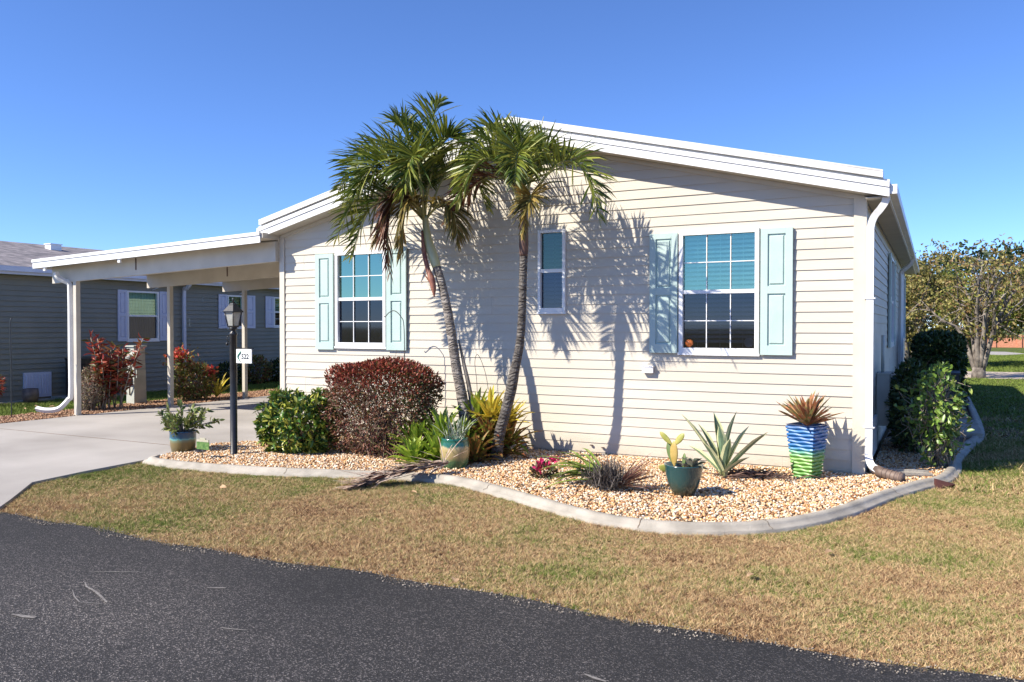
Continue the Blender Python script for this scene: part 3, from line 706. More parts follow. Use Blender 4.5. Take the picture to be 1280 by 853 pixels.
spout([(-13.92,9.10,2.58),(-13.90,9.12,2.50),(-13.84,9.18,2.44),(-13.76,9.24,2.38),(-13.745,9.25,2.2),(-13.745,9.25,1.2),(-13.745,9.25,.42),(-13.78,9.22,.30),(-13.90,9.12,.14),(-14.10,9.02,.11),(-14.28,8.95,.14)], .038, 'white', 'downspout', cp)

# ------------------------------------------------------------ neighbour
nb = thing('neighbor_house', 'sage grey sided home with brown grey shingle roof behind the carport', 'house')
XN = -17.64; nplace = lambda u, z, o: (XN+o, u, z); NW = [(13.33,14.25,1.26,2.50),(16.52,17.12,1.57,2.50),(18.32,19.1,1.60,2.50)]
mb = MB(); siding(mb, 9.3, 30, 0, 2.72, nplace, holes=[shrink(q) for q in NW], out=.026); mb.build('wall', M['grey_siding'], nb)
mb = MB(); siding(mb, -26.2, XN, 0, 2.72, lambda u,z,o:(u,9.3-o,z)); mb.add([(-26.2,9.32,2.70),(XN,9.32,2.70),(-21.92,9.32,3.80)],[(0,1,2)]); mb.build('wall', M['grey_siding'], nb)
mb = MB()
for s_ in (1,-1):
    xe = -21.92 + s_*4.6; ze, zr = 2.90, 3.88
    p = [(-21.92,8.95,zr-.06),(xe,8.95,ze-.06),(xe,30.3,ze-.06),(-21.92,30.3,zr-.06),(-21.92,8.95,zr),(xe,8.95,ze),(xe,30.3,ze),(-21.92,30.3,zr)]
    mb.hexa(p if s_ > 0 else [p[1],p[0],p[3],p[2],p[5],p[4],p[7],p[6]])
nroof = mb.build('roof', M['shingle'], nb)
mb = MB(); mb.box(-21.1,-20.85,13.5,13.8,3.62,3.80); mb.box(-21.12,-20.83,13.48,13.82,3.80,3.825); mb.build('roof_vent', M['vinyl_white'], nroof)
mb = MB(); mb.box(-17.325,-17.30,8.95,30.3,2.72,2.895); mb.box(-17.30,-17.23,8.95,30.3,2.78,2.89); mb.build('fascia', M['grey_trim'], nb)
mb = MB(); mb.box(XN+.01,-17.326,8.95,30.3,2.735,2.75); mb.build('soffit', M['soffit'], nb)
for (a,b,c,d), gr in zip(NW,(False,False,True)):
    window(nb, a, b, c, d, nplace, M['glass_teal'], M['glass_dark'], cols=2, grid=gr, cover='drape' if a < 14 else 'blind')
for a, b, c, d in ((13.07,13.32,1.25,2.51),(14.27,14.53,1.25,2.51),(16.2,16.5,1.56,2.51),(17.14,17.56,1.56,2.51),(17.98,18.3,1.58,2.51)):
    shutter(nb, a, b, c, d, nplace, M['lav'])
spout([(-17.28,14.95,2.80),(-17.32,14.97,2.70),(-17.48,15.0,2.60),(-17.56,15.0,2.5),(-17.56,15.0,1.2),(-17.56,15.0,.1)], .045, 'grey_trim', 'downspout', nb)
mb = MB(); mb.box(XN+.021,XN+.06,10.75,11.37,.05,.60)
for k in range(9): mb.box(XN+.061,XN+.07,10.80+.06*k,10.83+.06*k,.10,.55)
mb.build('crawl_hatch', M['lav'], nb)
mb = MB()
for u in (14.4, 17.3):
    mb = MB(); mb.tube([(XN+.03,u-.35,2.53),(XN+.36,u-.05,2.74)], .012, 6); mb.build('eave_bracket', M['grey_trim'], nb)
ac = thing('air_conditioner', 'dark boxy air conditioner against the grey neighbouring wall', 'air conditioner')
mb = MB(); mb.box(-17.35,-16.75,11.55,12.6,.06,.86)
for k in range(14): mb.box(-16.749,-16.735,11.6,12.55,.14+.048*k,.165+.048*k)
mb.box(-17.36,-16.74,11.54,12.61,.861,.90); mb.build('body', M['black'], ac)
mb = MB(); mb.box(-17.5,-16.6,11.3,12.8,-.01,.055); mb.build('slab', M['kerb'], ac)
mb = MB(); mb.box(-17.3,-17.05,9.6,11.1,-.01,.035); o = mb.build('edging_slab', M['kerb']); tag(o, 'low concrete edging along the foot of the grey house', 'edging')
mb = MB(); mb.box(-17.4,-17.2,12.9,24,-.01,.05); o = mb.build('edging_strip', M['kerb']); tag(o, 'long concrete edging strip in front of the grey house shrubs', 'edging')
for (u, r, hgt) in ((10.5,.16,.30),):
    pot = thing('barrel_planter', 'brown barrel planter in shade by the grey house wall', 'planter')
    mb = MB(); mb.lathe([(.0,.01),(r*.8,.01),(r,hgt*.5),(r*.9,hgt),(r*.8,hgt),(r*.75,hgt-.03),(0,hgt-.03)], (-16.95,u,0), 20); mb.build('pot', M['tin'], pot)

# ------------------------------------------------------------ leaf tools
def unit(v): return v/np.maximum(np.linalg.norm(v, axis=-1, keepdims=True), 1e-9)
def leaf_cards(name, P, D, L, W, mat, parent=None, fold=.25, seed=0, up=None, mi=None):
    """diamond-ish folded leaves: P base (n,3), D direction, L length, W width"""
    rg = np.random.default_rng(seed); n = len(P); D = unit(D)
    R = rg.normal(0,1,(n,3)) if up is None else up + rg.normal(0,.35,(n,3))
    Sd = unit(np.cross(D, R)); N = np.cross(Sd, D)
    L = np.broadcast_to(L,(n,))[:,None]; W = np.broadcast_to(W,(n,))[:,None]
    V = np.stack([P, P+D*L*.32+Sd*W*.5+N*W*fold, P+D*L*.72+Sd*W*.36+N*W*fold*.6, P+D*L-N*L*.10, P+D*L*.72-Sd*W*.36+N*W*fold*.6, P+D*L*.32-Sd*W*.5+N*W*fold, P+D*L*.5], 1)
    f = np.array([(0,1,2,6),(6,2,3,4),(0,6,4,5)])
    F = (f[None]+(np.arange(n)*7)[:,None,None]).reshape(-1,4)
    return npmesh(name, V.reshape(-1,3), F, mat, parent)
def twigs(name, n, base, spread, shape, mat, parent, r0=.008, seed=0, kink=.06, sub=3, steps=6):
    """branches from base to random targets given by shape(rg)->point, each with side twigs"""
    rg = np.random.default_rng(seed); m = MB(); tips = []
    for i in range(n):
        b = np.array(base)+np.array([rg.normal(0,spread),rg.normal(0,spread),0]); t = shape(rg)
        pts = []; off = rg.normal(0,kink,3)
        for k in range(steps+1):
            s = k/steps; pts.append(b+(t-b)*s+np.array([0,0,1])*math.sin(math.pi*s)*.08*np.linalg.norm(t-b)+off*math.sin(math.pi*s)+rg.normal(0,kink*.2,3)*(0<k<steps))
        m.tube([Vector(p) for p in pts], [r0*(1-.75*k/steps) for k in range(steps+1)], 5, caps=False); tips.append(pts[-1])
        for j in range(sub):
            k = rg.integers(2, steps); a = pts[k]; d = unit(pts[k+1]-pts[k]+rg.normal(0,.7,3)); l = rg.uniform(.25,.5)*np.linalg.norm(t-b)*.6
            q = a+d*l; m.tube([Vector(a), Vector((a+q)/2+rg.normal(0,.02,3)), Vector(q)], [r0*.5,r0*.35,r0*.2], 4, caps=False); tips.append(q)
    o = m.build(name, mat, parent); return np.array(tips)
def ell(c, r, n, rg, shell=.0, boxy=2.0):
    """points in a (super)ellipsoid; shell pushes them outward"""
    d = unit(rg.normal(0,1,(n,3)))
    if boxy != 2: d = d/((np.abs(d)**boxy).sum(1)**(1/boxy))[:,None]
    k = rg.uniform(shell**3,1,n)**(1/3)
    return np.array(c)+d*k[:,None]*np.array(r), d

# ------------------------------------------------------------ palms
def frond(parent, O, mid, tip, mat, seed, n=60, Lf=.42, w_=.030, name='frond', lift=.55, droopk=.5, ragged=.0):
    rg = np.random.default_rng(seed)
    O, mid, tip = (np.array(q, float) for q in (O, mid, tip))
    ctrl = 2*mid - .5*(O+tip)
    T = np.linspace(0,1,15); C = ((1-T)**2)[:,None]*O + (2*T*(1-T))[:,None]*ctrl + (T**2)[:,None]*tip
    m = MB(); m.tube([Vector(p) for p in C], [.014*(1-.85*t)+.0018 for t in T], 6, mi=1, caps=False)
    base = len(m.v)
    for sgn in (-1,1):
        for i in range(n):
            t = .16+.84*(i+rg.uniform(-.3,.3))/n; t = min(max(t,.14),.999)
            if rg.random() < ragged: continue
            p = (1-t)**2*O+2*t*(1-t)*ctrl+t*t*tip
            tan = unit(2*(1-t)*(ctrl-O)+2*t*(tip-ctrl))
            sd_ = np.cross(tan, [0,0,1.]); 
            if np.linalg.norm(sd_) < .15: sd_ = np.cross(tan, [1.,.2,0])
            sd_ = unit(sd_); nr = unit(np.cross(sd_, tan))
            if np.dot(nr, 2*ctrl-O-tip) < 0: nr = -nr            # outer side of the arch
            up_ = lift*rg.uniform(.25,1.35) if rg.random() < .8 else lift*rg.uniform(-.6,.3)
            fw = .45+.85*t+rg.uniform(-.12,.3)
            d = unit(sd_*sgn*1.0 + nr*up_ + tan*fw)
            L = Lf*(.55+.45*math.sin(math.pi*min(1,t*.95+.12)))*rg.uniform(.82,1.1)*(1-.45*max(0,t-.7)/.3)
            dr = droopk*rg.uniform(.5,1.4)
            wd = unit(np.cross(d, nr+rg.normal(0,.6,3)))*w_*.5*rg.uniform(.6,1.2)
            q0 = p; q1 = p+d*L*.38-np.array([0,0,1])*dr*L*.05; q2 = p+d*L*.74-np.array([0,0,1])*dr*L*.26; q3 = p+d*L*.97-np.array([0,0,1])*dr*L*.55
            fold = nr*w_*.12
            vs = [q0+wd*.35, q0-wd*.35, q1+wd+fold, q1-wd+fold, q2+wd*.72, q2-wd*.72, q3]
            m.add(vs, [(0,1,3,2),(2,3,5,4),(4,5,6)], 0)
    return m.build(name, [mat, M['rachis']], parent)
def tubecurve(pts, radii, name, mat, parent, n=16, rough=.0):
    P = smooth_line(pts, 5); R = np.interp(np.linspace(0,1,len(P)), np.linspace(0,1,len(radii)), radii)
    if rough: R = R*(1+rough*np.sin(np.arange(len(P))*2.1)+RNG.normal(0,rough*.5,len(P)))
    m = MB(); m.tube([Vector(p) for p in P], list(R), n); return m.build(name, mat, parent)
G, Y, B = 'frond', 'frond_yel', 'frond_brown'
palm = thing('palm_tree', 'left palm with pale green crownshaft and a big drooping brown frond over the window', 'palm tree', 'palms in front of the house')
tubecurve([(-5.0,8.46,-.02),(-5.04,8.46,.43),(-5.09,8.46,.76),(-5.16,8.46,1.06),(-5.22,8.46,1.4),(-5.29,8.46,1.79),(-5.38,8.46,2.14),(-5.46,8.46,2.36)], [.10,.075,.067,.062,.06,.058,.055,.052,.052], 'trunk', M['bark_palm'], palm, rough=.02)
tubecurve([(-5.45,8.46,2.34),(-5.50,8.46,2.47),(-5.55,8.46,2.6),(-5.60,8.46,2.8),(-5.62,8.46,2.98)], [.054,.064,.058,.045,.038], 'crownshaft', M['crownshaft'], palm)
tubecurve([(-5.64,8.42,2.80),(-5.60,8.40,2.55),(-5.54,8.38,2.35),(-5.47,8.37,2.2),(-5.44,8.37,2.08),(-5.43,8.37,1.97)], [.012,.03,.028,.042,.035,.006], 'dry_sheath', M['spathe'], palm, 8)
m_ = MB(); m_.add([(-5.47,8.36,2.17),(-5.44,8.36,2.14),(-5.60,8.34,2.30),(-5.47,8.38,2.10)], [(0,1,2),(1,3,2)]); m_.build('sheath_splinter', M['spathe'], palm)
tubecurve([(-4.92,8.52,0),(-4.96,8.52,.45),(-5.02,8.52,.85),(-5.09,8.51,1.15),(-5.16,8.50,1.45)], [.035,.032,.028,.022,.012], 'dry_stem', M['bark'], palm, 8)
P1 = [((-6.05,8.16,3.52),(-6.65,8.01,2.7),G),((-6.03,8.51,3.82),(-6.80,8.46,3.78),G),((-5.56,8.46,3.92),(-5.40,8.46,4.36),G),((-5.78,8.36,3.85),(-6.02,8.36,4.18),G),
 ((-5.92,8.21,3.15),(-5.94,8.16,2.25),B),((-6.35,8.56,3.38),(-7.0,8.76,3.25),G),((-5.22,8.36,3.08),(-5.06,8.31,2.58),Y),((-5.21,8.56,3.61),(-4.86,8.66,3.06),G),
 ((-5.45,8.0,3.62),(-5.45,7.75,3.1),G),((-5.73,8.26,3.11),(-5.81,8.21,2.45),Y),((-6.26,8.36,3.2),(-6.62,8.30,2.5),G),
 ((-5.88,8.1,3.62),(-6.25,7.8,3.15),G),((-5.30,8.26,3.72),(-4.98,8.22,3.8),G),((-6.2,8.3,3.72),(-6.75,8.2,3.35),G),((-5.85,8.3,3.25),(-6.18,8.15,2.62),Y),]
for i, (a, b, c) in enumerate(P1):
    f = frond(palm, (-5.62+.02*math.sin(i*2),8.46+.02*math.cos(i*2),2.93), a, b, M[c], 100+i, Lf=(.56 if c == G else .36) if c != B else .44, n=88, w_=.025, lift=1.2 if c==G else .5, droopk=.36 if c==G else .9)
    if c == B: f['label'] = 'hanging dead brown frond'
    if c == Y: f['label'] = 'yellowing frond'
m_ = MB(); m_.tube([(-5.61,8.45,2.95),(-5.60,8.45,3.6),(-5.57,8.44,4.25)], [.018,.014,.002], 6); m_.build('spear_leaf', M['rachis'], palm)
palm2 = thing('palm_tree', 'right palm with darker trunk and brown crownshaft, beside the narrow middle window', 'palm tree', 'palms in front of the house')
tubecurve([(-4.56,8.34,-.03),(-4.52,8.34,.3),(-4.44,8.34,.57),(-4.36,8.34,.85),(-4.31,8.34,1.09),(-4.24,8.34,1.41),(-4.21,8.34,1.78),(-4.2,8.34,2.15),(-4.19,8.34,2.44)], [.085,.068,.062,.062,.062,.052,.047,.045,.045,.045], 'trunk', M['bark_palm_dark'], palm2, rough=.02)
tubecurve([(-4.19,8.34,2.42),(-4.19,8.34,2.55),(-4.19,8.34,2.75),(-4.19,8.34,2.95)], [.046,.055,.05,.035], 'crownshaft', M['shaft_brown'], palm2)
P2 = [((-4.53,8.2,3.73),(-4.95,8.1,3.18),G),((-4.62,8.35,3.38),(-5.22,8.35,2.85),B),((-3.55,8.15,3.42),(-3.15,8.05,2.75),G),((-4.27,8.45,3.66),(-4.48,8.45,3.86),G),
 ((-3.98,8.35,3.58),(-3.75,8.35,3.44),G),((-4.05,7.95,3.5),(-3.95,7.65,3.15),G),((-3.98,8.1,3.06),(-4.06,8.0,2.62),Y),
 ((-4.55,8.55,3.82),(-4.98,8.65,3.95),G),((-4.45,8.0,3.5),(-4.75,7.8,3.0),G)]
for i, (a, b, c) in enumerate(P2):
    f = frond(palm2, (-4.19,8.34,2.90), a, b, M[c], 200+i, Lf=.50 if c != Y else .32, n=80, w_=.024, lift=1.1 if c != B else .7, droopk=.42)
    if c == B: f['label'] = 'brown arching dead frond'
m_ = MB(); m_.tube([(-4.18,8.33,2.95),(-4.05,8.33,3.5),(-3.93,8.32,3.98)], [.016,.022,.003], 6); m_.build('spear_leaf', M['crownshaft'], palm2)

# ------------------------------------------------------------ shrubs and plants of the front bed
def up_bias(rg, n, k=.6): return unit(rg.normal(0,1,(n,3))+np.array([0,0,k]))
rg = np.random.default_rng(31)
hd = thing('clipped_shrub', 'large clipped shrub with red leaf tips over bare brown twigs, left of the palms', 'shrub')
hc = (-6.03,8.10,.61); hr = (.72,.42,.565)
tp = twigs('branches', 110, (-5.85,8.15,.02), .2, lambda r: ell(hc, hr, 1, r, .75, 3.2)[0][0], M['twig'], hd, .009, 5, .07, 7)
P, d = ell(hc, hr, 18000, rg, .74, 4.6); sel = (P[:,2] > .74+rg.normal(0,.12,len(P))) | (rg.random(len(P)) < .36+.22*(P[:,0] < -6.2)); P, d = P[sel], d[sel]
P[:,2] += .035*np.sin(P[:,0]*7.3+1)*(P[:,2]>.7)-.10*np.clip(-6.45-P[:,0],0,1)*(P[:,2]>.5)*2; P[:,:2] += .03*np.sin(P[:,2:3]*11+P[:,0:1]*5)
topm = P[:,2] > .90+rg.normal(0,.08,len(P))
M['red_leaf'] = leafy('red_tip_leaf', [(.16,.03,.02),(.28,.05,.035),(.38,.10,.06),(.22,.06,.035),(.12,.08,.03)], .45, .2)
M['bronze_leaf'] = leafy('bronze_leaf', [(.12,.035,.025),(.22,.075,.05),(.30,.14,.08),(.12,.11,.04),(.08,.10,.03),(.17,.06,.04)], .5, .2)
leaf_cards('red_foliage', P[topm], unit(d[topm]+rg.normal(0,.7,(topm.sum(),3))+[0,0,.5]), rg.uniform(.035,.06,topm.sum()), .020, M['red_leaf'], hd, seed=1)
q = ~topm; leaf_cards('bronze_foliage', P[q], unit(d[q]+rg.normal(0,.9,(q.sum(),3))), rg.uniform(.028,.05,q.sum()), .017, M['bronze_leaf'], hd, seed=2)
Pi, di = ell(hc, (hr[0]*.86,hr[1]*.8,hr[2]*.86), 2600, rg, .3, 4); Pi[:,2] = np.maximum(Pi[:,2], .15); k_ = (Pi[:,0] < -5.9) | (Pi[:,2] > .75) | (rg.random(len(Pi)) < .35); Pi, di = Pi[k_], di[k_]
leaf_cards('inner_foliage', Pi, unit(di+rg.normal(0,1,Pi.shape)), rg.uniform(.03,.05,len(Pi)), .018, M['bronze_leaf'], hd, seed=22)
q = P[:,0] > -5.62+.2*rg.normal(0,1,len(P)); q &= rg.random(len(P)) < .35
M['dkgreen'] = leafy('dark_green_leaf', [(.018,.035,.012),(.03,.06,.018),(.05,.09,.02),(.09,.12,.03)], .4, .15)
leaf_cards('green_foliage', P[q], unit(d[q]+rg.normal(0,.9,(q.sum(),3))), .05, .02, M['dkgreen'], hd, seed=3)

gb = thing('variegated_shrub', 'round bush of glossy green and yellow leaves beside the lamp post', 'shrub')
gc = (-7.12,7.85,.36); gr_ = (.52,.42,.42)
twigs('branches', 34, (-7.1,7.88,.02), .10, lambda r: ell(gc, gr_, 1, r, .6)[0][0], M['twig'], gb, .010, 6, .04, 4)
P, d = ell(gc, gr_, 3600, rg, .66, 2.2); P[:,2] = np.maximum(P[:,2],.06)
P[:,2] += .06*np.sin(P[:,0]*9)*(P[:,2]>.5)
M['var_leaf'] = leafy('green_yellow_leaf', [(.035,.09,.02),(.05,.13,.025),(.08,.17,.03),(.22,.30,.04),(.46,.46,.07),(.04,.10,.022),(.60,.56,.12),(.10,.20,.035)], .3, .2)
k = 6; rep = np.repeat(np.arange(520),k); C = P[:520][rep]; dd = d[:520][rep]
leaf_cards('foliage', C+rg.normal(0,.012,C.shape), unit(dd*.8+rg.normal(0,.75,C.shape)+[0,0,.3]), rg.uniform(.07,.12,len(C)), rg.uniform(.028,.040,len(C)), M['var_leaf'], gb, seed=5, up=dd)
P2_, d2_ = P[600:1500], d[600:1500]
leaf_cards('inner_foliage', (P2_-np.array(gc))*.85+np.array(gc), unit(d2_+rg.normal(0,.8,P2_.shape)), .08, .035, M['var_leaf'], gb, seed=6)
# yellow weeds sprig at top left
leaf_cards('top_sprig', np.array([(-7.42,7.9,.74)]*9)+rg.normal(0,.03,(9,3)), up_bias(rg,9,1.2), .10, .04, M['var_leaf'], gb, seed=8)

def strap(m, base, az, el, L, W, arch, mi=0, seg=7, cup=.25, tipk=.15, roll=0, mi_edge=None):
    """arching strap leaf with a pointed tip; mi_edge gives a margin of another material"""
    p = np.array(base, float); d = np.array([math.cos(az)*math.cos(el), math.sin(az)*math.cos(el), math.sin(el)])
    sd_ = np.array([-math.sin(az), math.cos(az), 0]); vs = []; cols = 5 if mi_edge is not None else 3
    for k in range(seg+1):
        t = k/seg; wd = W*(.62+.38*math.sin(math.pi*min(1,t*1.15))) if t < .7 else W*max(.02, max(0, 1-(t-.7)/.3)**.8)
        nr = np.cross(sd_, d); nr /= np.linalg.norm(nr); nr = nr if nr[2] > 0 else -nr
        xs_ = [-1,-.55,0,.55,1] if cols == 5 else [-1,0,1]
        for x in xs_: vs.append(p+sd_*x*wd*.5+nr*cup*wd*abs(x)**1.5)
        p = p+d*L/seg; el_ = math.asin(max(-1,min(1,d[2])))-arch/seg*(.4+1.2*t); h = math.cos(el_)
        d = np.array([math.cos(az)*h, math.sin(az)*h, math.sin(el_)])
    for k in range(seg):
        for c in range(cols-1):
            a = k*cols+c
            m.add([vs[a],vs[a+1],vs[a+cols+1],vs[a+cols]], [(0,1,2,3)], mi_edge if (mi_edge is not None and c in (0,cols-2)) else mi, True)
def rosette(name, label, cat, c, n, L, W, mat, group=None, arch=(.5,1.4), el=(.5,1.35), seed=0, parent=None, part='leaves', mats=None, edge=None, cup=.25):
    rr = random.Random(seed); m = MB()
    for i in range(n):
        t = i/n; az = i*2.39996+rr.uniform(-.25,.25); e = el[0]+(el[1]-el[0])*t+rr.uniform(-.12,.12)
        strap(m, (c[0]+.012*math.cos(az), c[1]+.012*math.sin(az), c[2]), az, e, L*rr.uniform(.75,1.1), W*rr.uniform(.8,1.15), rr.uniform(*arch)*(1-.5*t), mi_edge=edge, cup=cup)
    o = m.build(name if not parent else part, mats or mat, parent)
    if not parent: tag(o, label, cat, group)
    return o
M['brom_green'] = leafy('green_bromeliad', [(.16,.26,.03),(.26,.37,.04),(.40,.46,.07),(.09,.16,.025)], .4, .25, 5)
M['brom_yel'] = leafy('yellow_bromeliad', [(.60,.50,.06),(.72,.54,.08),(.42,.44,.07),(.62,.30,.06)], .4, .25, 5)
M['brom_red'] = leafy('red_green_bromeliad', [(.22,.07,.035),(.16,.19,.035),(.40,.17,.06),(.10,.14,.03)], .4, .25, 5)
BR = [(-5.22,7.62,.04,'brom_green','small lime green bromeliad nearest the kerb beside the red shrub',.34),
 (-5.02,7.78,.06,'brom_green','lime green bromeliad just left of the green and tan pot',.38),
 (-5.42,7.95,.12,'brom_green','green bromeliad tucked against the right side of the red shrub',.42),
 (-5.12,8.05,.22,'brom_green','tall green bromeliad between red shrub and left palm trunk',.46),
 (-4.92,8.22,.12,'brom_green','dark green bromeliad directly behind the green and tan pot',.40),
 (-4.98,8.62,.38,'brom_green','bromeliad with long leaves left of the leaning palm trunk',.46),
 (-4.78,8.60,.42,'brom_yel','bright yellow bromeliad at the top of the clump between the two trunks',.42),
 (-4.62,8.70,.36,'brom_yel','yellow orange bromeliad beside the right palm trunk',.40),
 (-4.72,8.42,.20,'brom_red','red and green bromeliad below the yellow ones',.42),
 (-4.55,8.62,.14,'brom_red','dark red bromeliad low behind the right palm trunk',.42),
 (-4.72,8.12,.05,'brom_red','low reddish bromeliad at the foot of the right palm',.36)]
for i, (x, y, z, mt, lb, L) in enumerate(BR):
    b = thing('bromeliad', lb, 'plant', 'bromeliads around the palm trunks')
    rosette('', '', '', (x,y,z+.02), 34, L*1.05, .062, M[mt], arch=(.3,1.3), el=(.45,1.45), seed=40+i, parent=b)
    if z > .03:
        m_ = MB(); m_.tube([(x,y,0),(x+.01,y,z*.5),(x,y,z+.04)], [.03,.025,.03], 7); m_.build('stalk', M['twig'], b)
        rosette('', '', '', (x+.03,y-.03,z*.45+.02), 14, L*.85, .055, M['brom_green' if mt != 'brom_red' else 'brom_red'], arch=(.6,1.5), el=(.1,.7), seed=60+i, parent=b, part='lower_leaves')

# ------------------------------------------------------------ pots
def potmat(name, bands, rough=.22, wob=.03, nz=6, drip=True):
    """glazed pot: bands = (height, colour) from the foot up, edges wobble like run glaze"""
    m, nt, p = newmat(name); tc = nt.nodes.new('ShaderNodeTexCoord'); sp = nt.nodes.new('ShaderNodeSeparateXYZ'); nt.links.new(tc.outputs['Object'], sp.inputs[0])
    mp = nt.nodes.new('ShaderNodeMapping'); mp.inputs['Scale'].default_value = (nz*4,nz*4,nz*.7); nt.links.new(tc.outputs['Object'], mp.inputs[0])
    n = nt.nodes.new('ShaderNodeTexNoise'); n.inputs['Scale'].default_value = 1; n.inputs['Detail'].default_value = 3; nt.links.new(mp.outputs[0], n.inputs['Vector'])
    a = nt.nodes.new('ShaderNodeMath'); a.operation = 'MULTIPLY_ADD'; a.inputs[1].default_value = wob*2; nt.links.new(n.outputs[0], a.inputs[0]); nt.links.new(sp.outputs[2], a.inputs[2])
    s = nt.nodes.new('ShaderNodeMath'); s.operation = 'SUBTRACT'; s.inputs[1].default_value = wob; nt.links.new(a.outputs[0], s.inputs[0])
    hi = bands[-1][0]; mr = nt.nodes.new('ShaderNodeMapRange'); mr.inputs[2].default_value = hi; nt.links.new(s.outputs[0], mr.inputs[0])
    r = ramp(nt, [(h/hi, c4(c)) for h, c in bands]); nt.links.new(mr.outputs[0], r.inputs[0]); nt.links.new(r.outputs[0], p.inputs['Base Color'])
    p.inputs['Roughness'].default_value = rough; setin(p, 'Coat Weight', .3)
    return m
def pot(name, label, x, y, prof, mat, z=.03, soilr=None):
    t = thing(name, label, 'pot'); t.location = (x,y,z)
    m = MB(); m.lathe(prof, (0,0,0), 40); m.build('vessel', mat, t)
    r, h = soilr; m = MB(); m.lathe([(0,h),(r*.6,h+.008),(r,h)], (0,0,0), 24); m.build('soil', M['soil'], t); return t
pot('teal_pot', 'round glossy teal pot holding cactus pads in the middle of the gravel', -2.06, 7.42, [(0,0),(.08,0),(.092,.01),(.135,.10),(.165,.20),(.178,.29),(.182,.30),(.17,.30),(.16,.27),(.10,.25)], potmat('teal_glaze', [(0,(.06,.05,.03)),(.07,(.05,.06,.04)),(.15,(.03,.075,.07)),(.3,(.02,.07,.075))], .22, .05), .03, (.16,.26))
pot('green_tan_pot', 'tall pot glazed green over tan over green in front of the palm trunks', -4.74, 7.72, [(0,0),(.115,0),(.13,.01),(.155,.10),(.168,.20),(.16,.29),(.146,.33),(.154,.35),(.137,.352),(.128,.32),(.1,.30)], potmat('green_tan_glaze', [(0,(.05,.13,.06)),(.10,(.08,.16,.07)),(.15,(.34,.27,.12)),(.25,(.42,.33,.16)),(.27,(.03,.13,.08)),(.35,(.012,.10,.07))], .2, .035), .02, (.128,.32))
pot('blue_brown_pot', 'squat pot with blue rim, pale aqua line and tan body beside the driveway', -8.42, 7.16, [(0,0),(.12,0),(.135,.01),(.150,.08),(.158,.17),(.158,.26),(.163,.275),(.15,.275),(.142,.25),(.08,.24)], potmat('blue_brown_glaze', [(0,(.11,.085,.03)),(.13,(.17,.125,.045)),(.165,(.16,.20,.12)),(.18,(.12,.34,.33)),(.195,(.02,.10,.16)),(.28,(.01,.035,.09))], .3, .02), .02, (.142,.25))
# tall twisted square planter
tp_ = thing('tall_planter', 'tall square planter of stacked wavy bands, blue above and lime green below', 'planter'); tp_.location = (-1.17,8.93,.03)
m = MB(); NL = 15; H = .55; vs = []; n = 48
def sq(r, a0, k=14.0):
    out = []
    for j in range(n):
        a = 2*math.pi*j/n; rr = r/((abs(math.cos(a))**k+abs(math.sin(a))**k)**(1/k)); out.append((rr*math.cos(a+a0), rr*math.sin(a+a0)))
    return out
rows_ = []
for i in range(NL):
    z0_, z1_ = H*i/NL, H*(i+1)/NL; r = .108+.056*(i+.5)/NL
    for f_, b_ in ((.0,-.015),(.16,-.001),(.5,.005),(.84,-.001),(.98,-.015)):
        rows_.append([(x*(1+.0),y,z0_+(z1_-z0_)*f_+.004*math.sin(j*.8+i*2.1)) for j,(x,y) in enumerate(sq(r+b_, math.radians(-21.5)))])
rows_.append([(x,y,H+.012) for x,y in sq(.168, math.radians(-21.5))]); rows_.append([(x,y,H+.012) for x,y in sq(.148, math.radians(-21.5))]); rows_.append([(x,y,H-.03) for x,y in sq(.145, math.radians(-21.5))])
vs = [p for r in rows_ for p in r]
m.add(vs, [(i*n+j, i*n+(j+1)%n, (i+1)*n+(j+1)%n, (i+1)*n+j) for i in range(len(rows_)-1) for j in range(n)], 0, False)
m.add(rows_[0], [tuple(range(n))[::-1]])
m.build('vessel', potmat('blue_lime_glaze', [(0,(.07,.22,.035)),(.10,(.14,.33,.06)),(.22,(.20,.40,.09)),(.28,(.10,.33,.22)),(.32,(.02,.17,.40)),(.42,(.015,.12,.36)),(.50,(.03,.17,.42)),(.56,(.05,.11,.26))], .42, .03, 14), tp_)
m = MB(); m.add([(x,y,H-.02) for x,y in sq(.146, math.radians(-21.5))], [tuple(range(n))]); m.build('soil', M['soil'], tp_)
M['aloe'] = leafy('copper_aloe_leaf', [(.34,.12,.05),(.42,.18,.08),(.22,.20,.07),(.30,.26,.10),(.48,.22,.12)], .45, .1)
al = rosette('spiky_aloe', 'copper and green spiky aloe growing in the tall blue planter', 'plant', (-1.17,8.93,.58), 58, .36, .042, M['aloe'], arch=(-.15,.35), el=(.3,1.45), seed=9, cup=.4)
# agave
M['agave_g'] = noisy('agave_green', (.10,.17,.10), (.17,.25,.15), 9, .45)
M['agave_e'] = noisy('agave_cream_margin', (.50,.52,.28), (.62,.62,.36), 9, .45)
ag = thing('agave', 'variegated agave with pale edged blue green leaves right of the teal pot', 'plant')
m = MB()
for dx, dz, dy, W in ((-.39,.60,-.05,.06),(-.26,.50,.08,.065),(-.12,.63,.1,.07),(-.02,.52,-.12,.07),(.03,.44,.06,.065),(.14,.66,.0,.07),(.42,.47,-.1,.062),(.38,.43,.12,.06),(-.34,.26,.1,.06),(.1,.4,-.16,.06),(.22,.5,.14,.06),(-.16,.36,-.2,.06),(.26,.22,-.1,.055),(-.06,.58,.02,.05)):
    dx *= 1.12; hz = math.hypot(dx,dy); L = math.sqrt(hz*hz+dz*dz)*1.03
    strap(m, (-1.93,8.44,.06), math.atan2(dy,dx), min(1.5,math.atan2(dz,hz)+.10), L, W*1.75, .22, mi=0, seg=8, cup=.3, mi_edge=1)
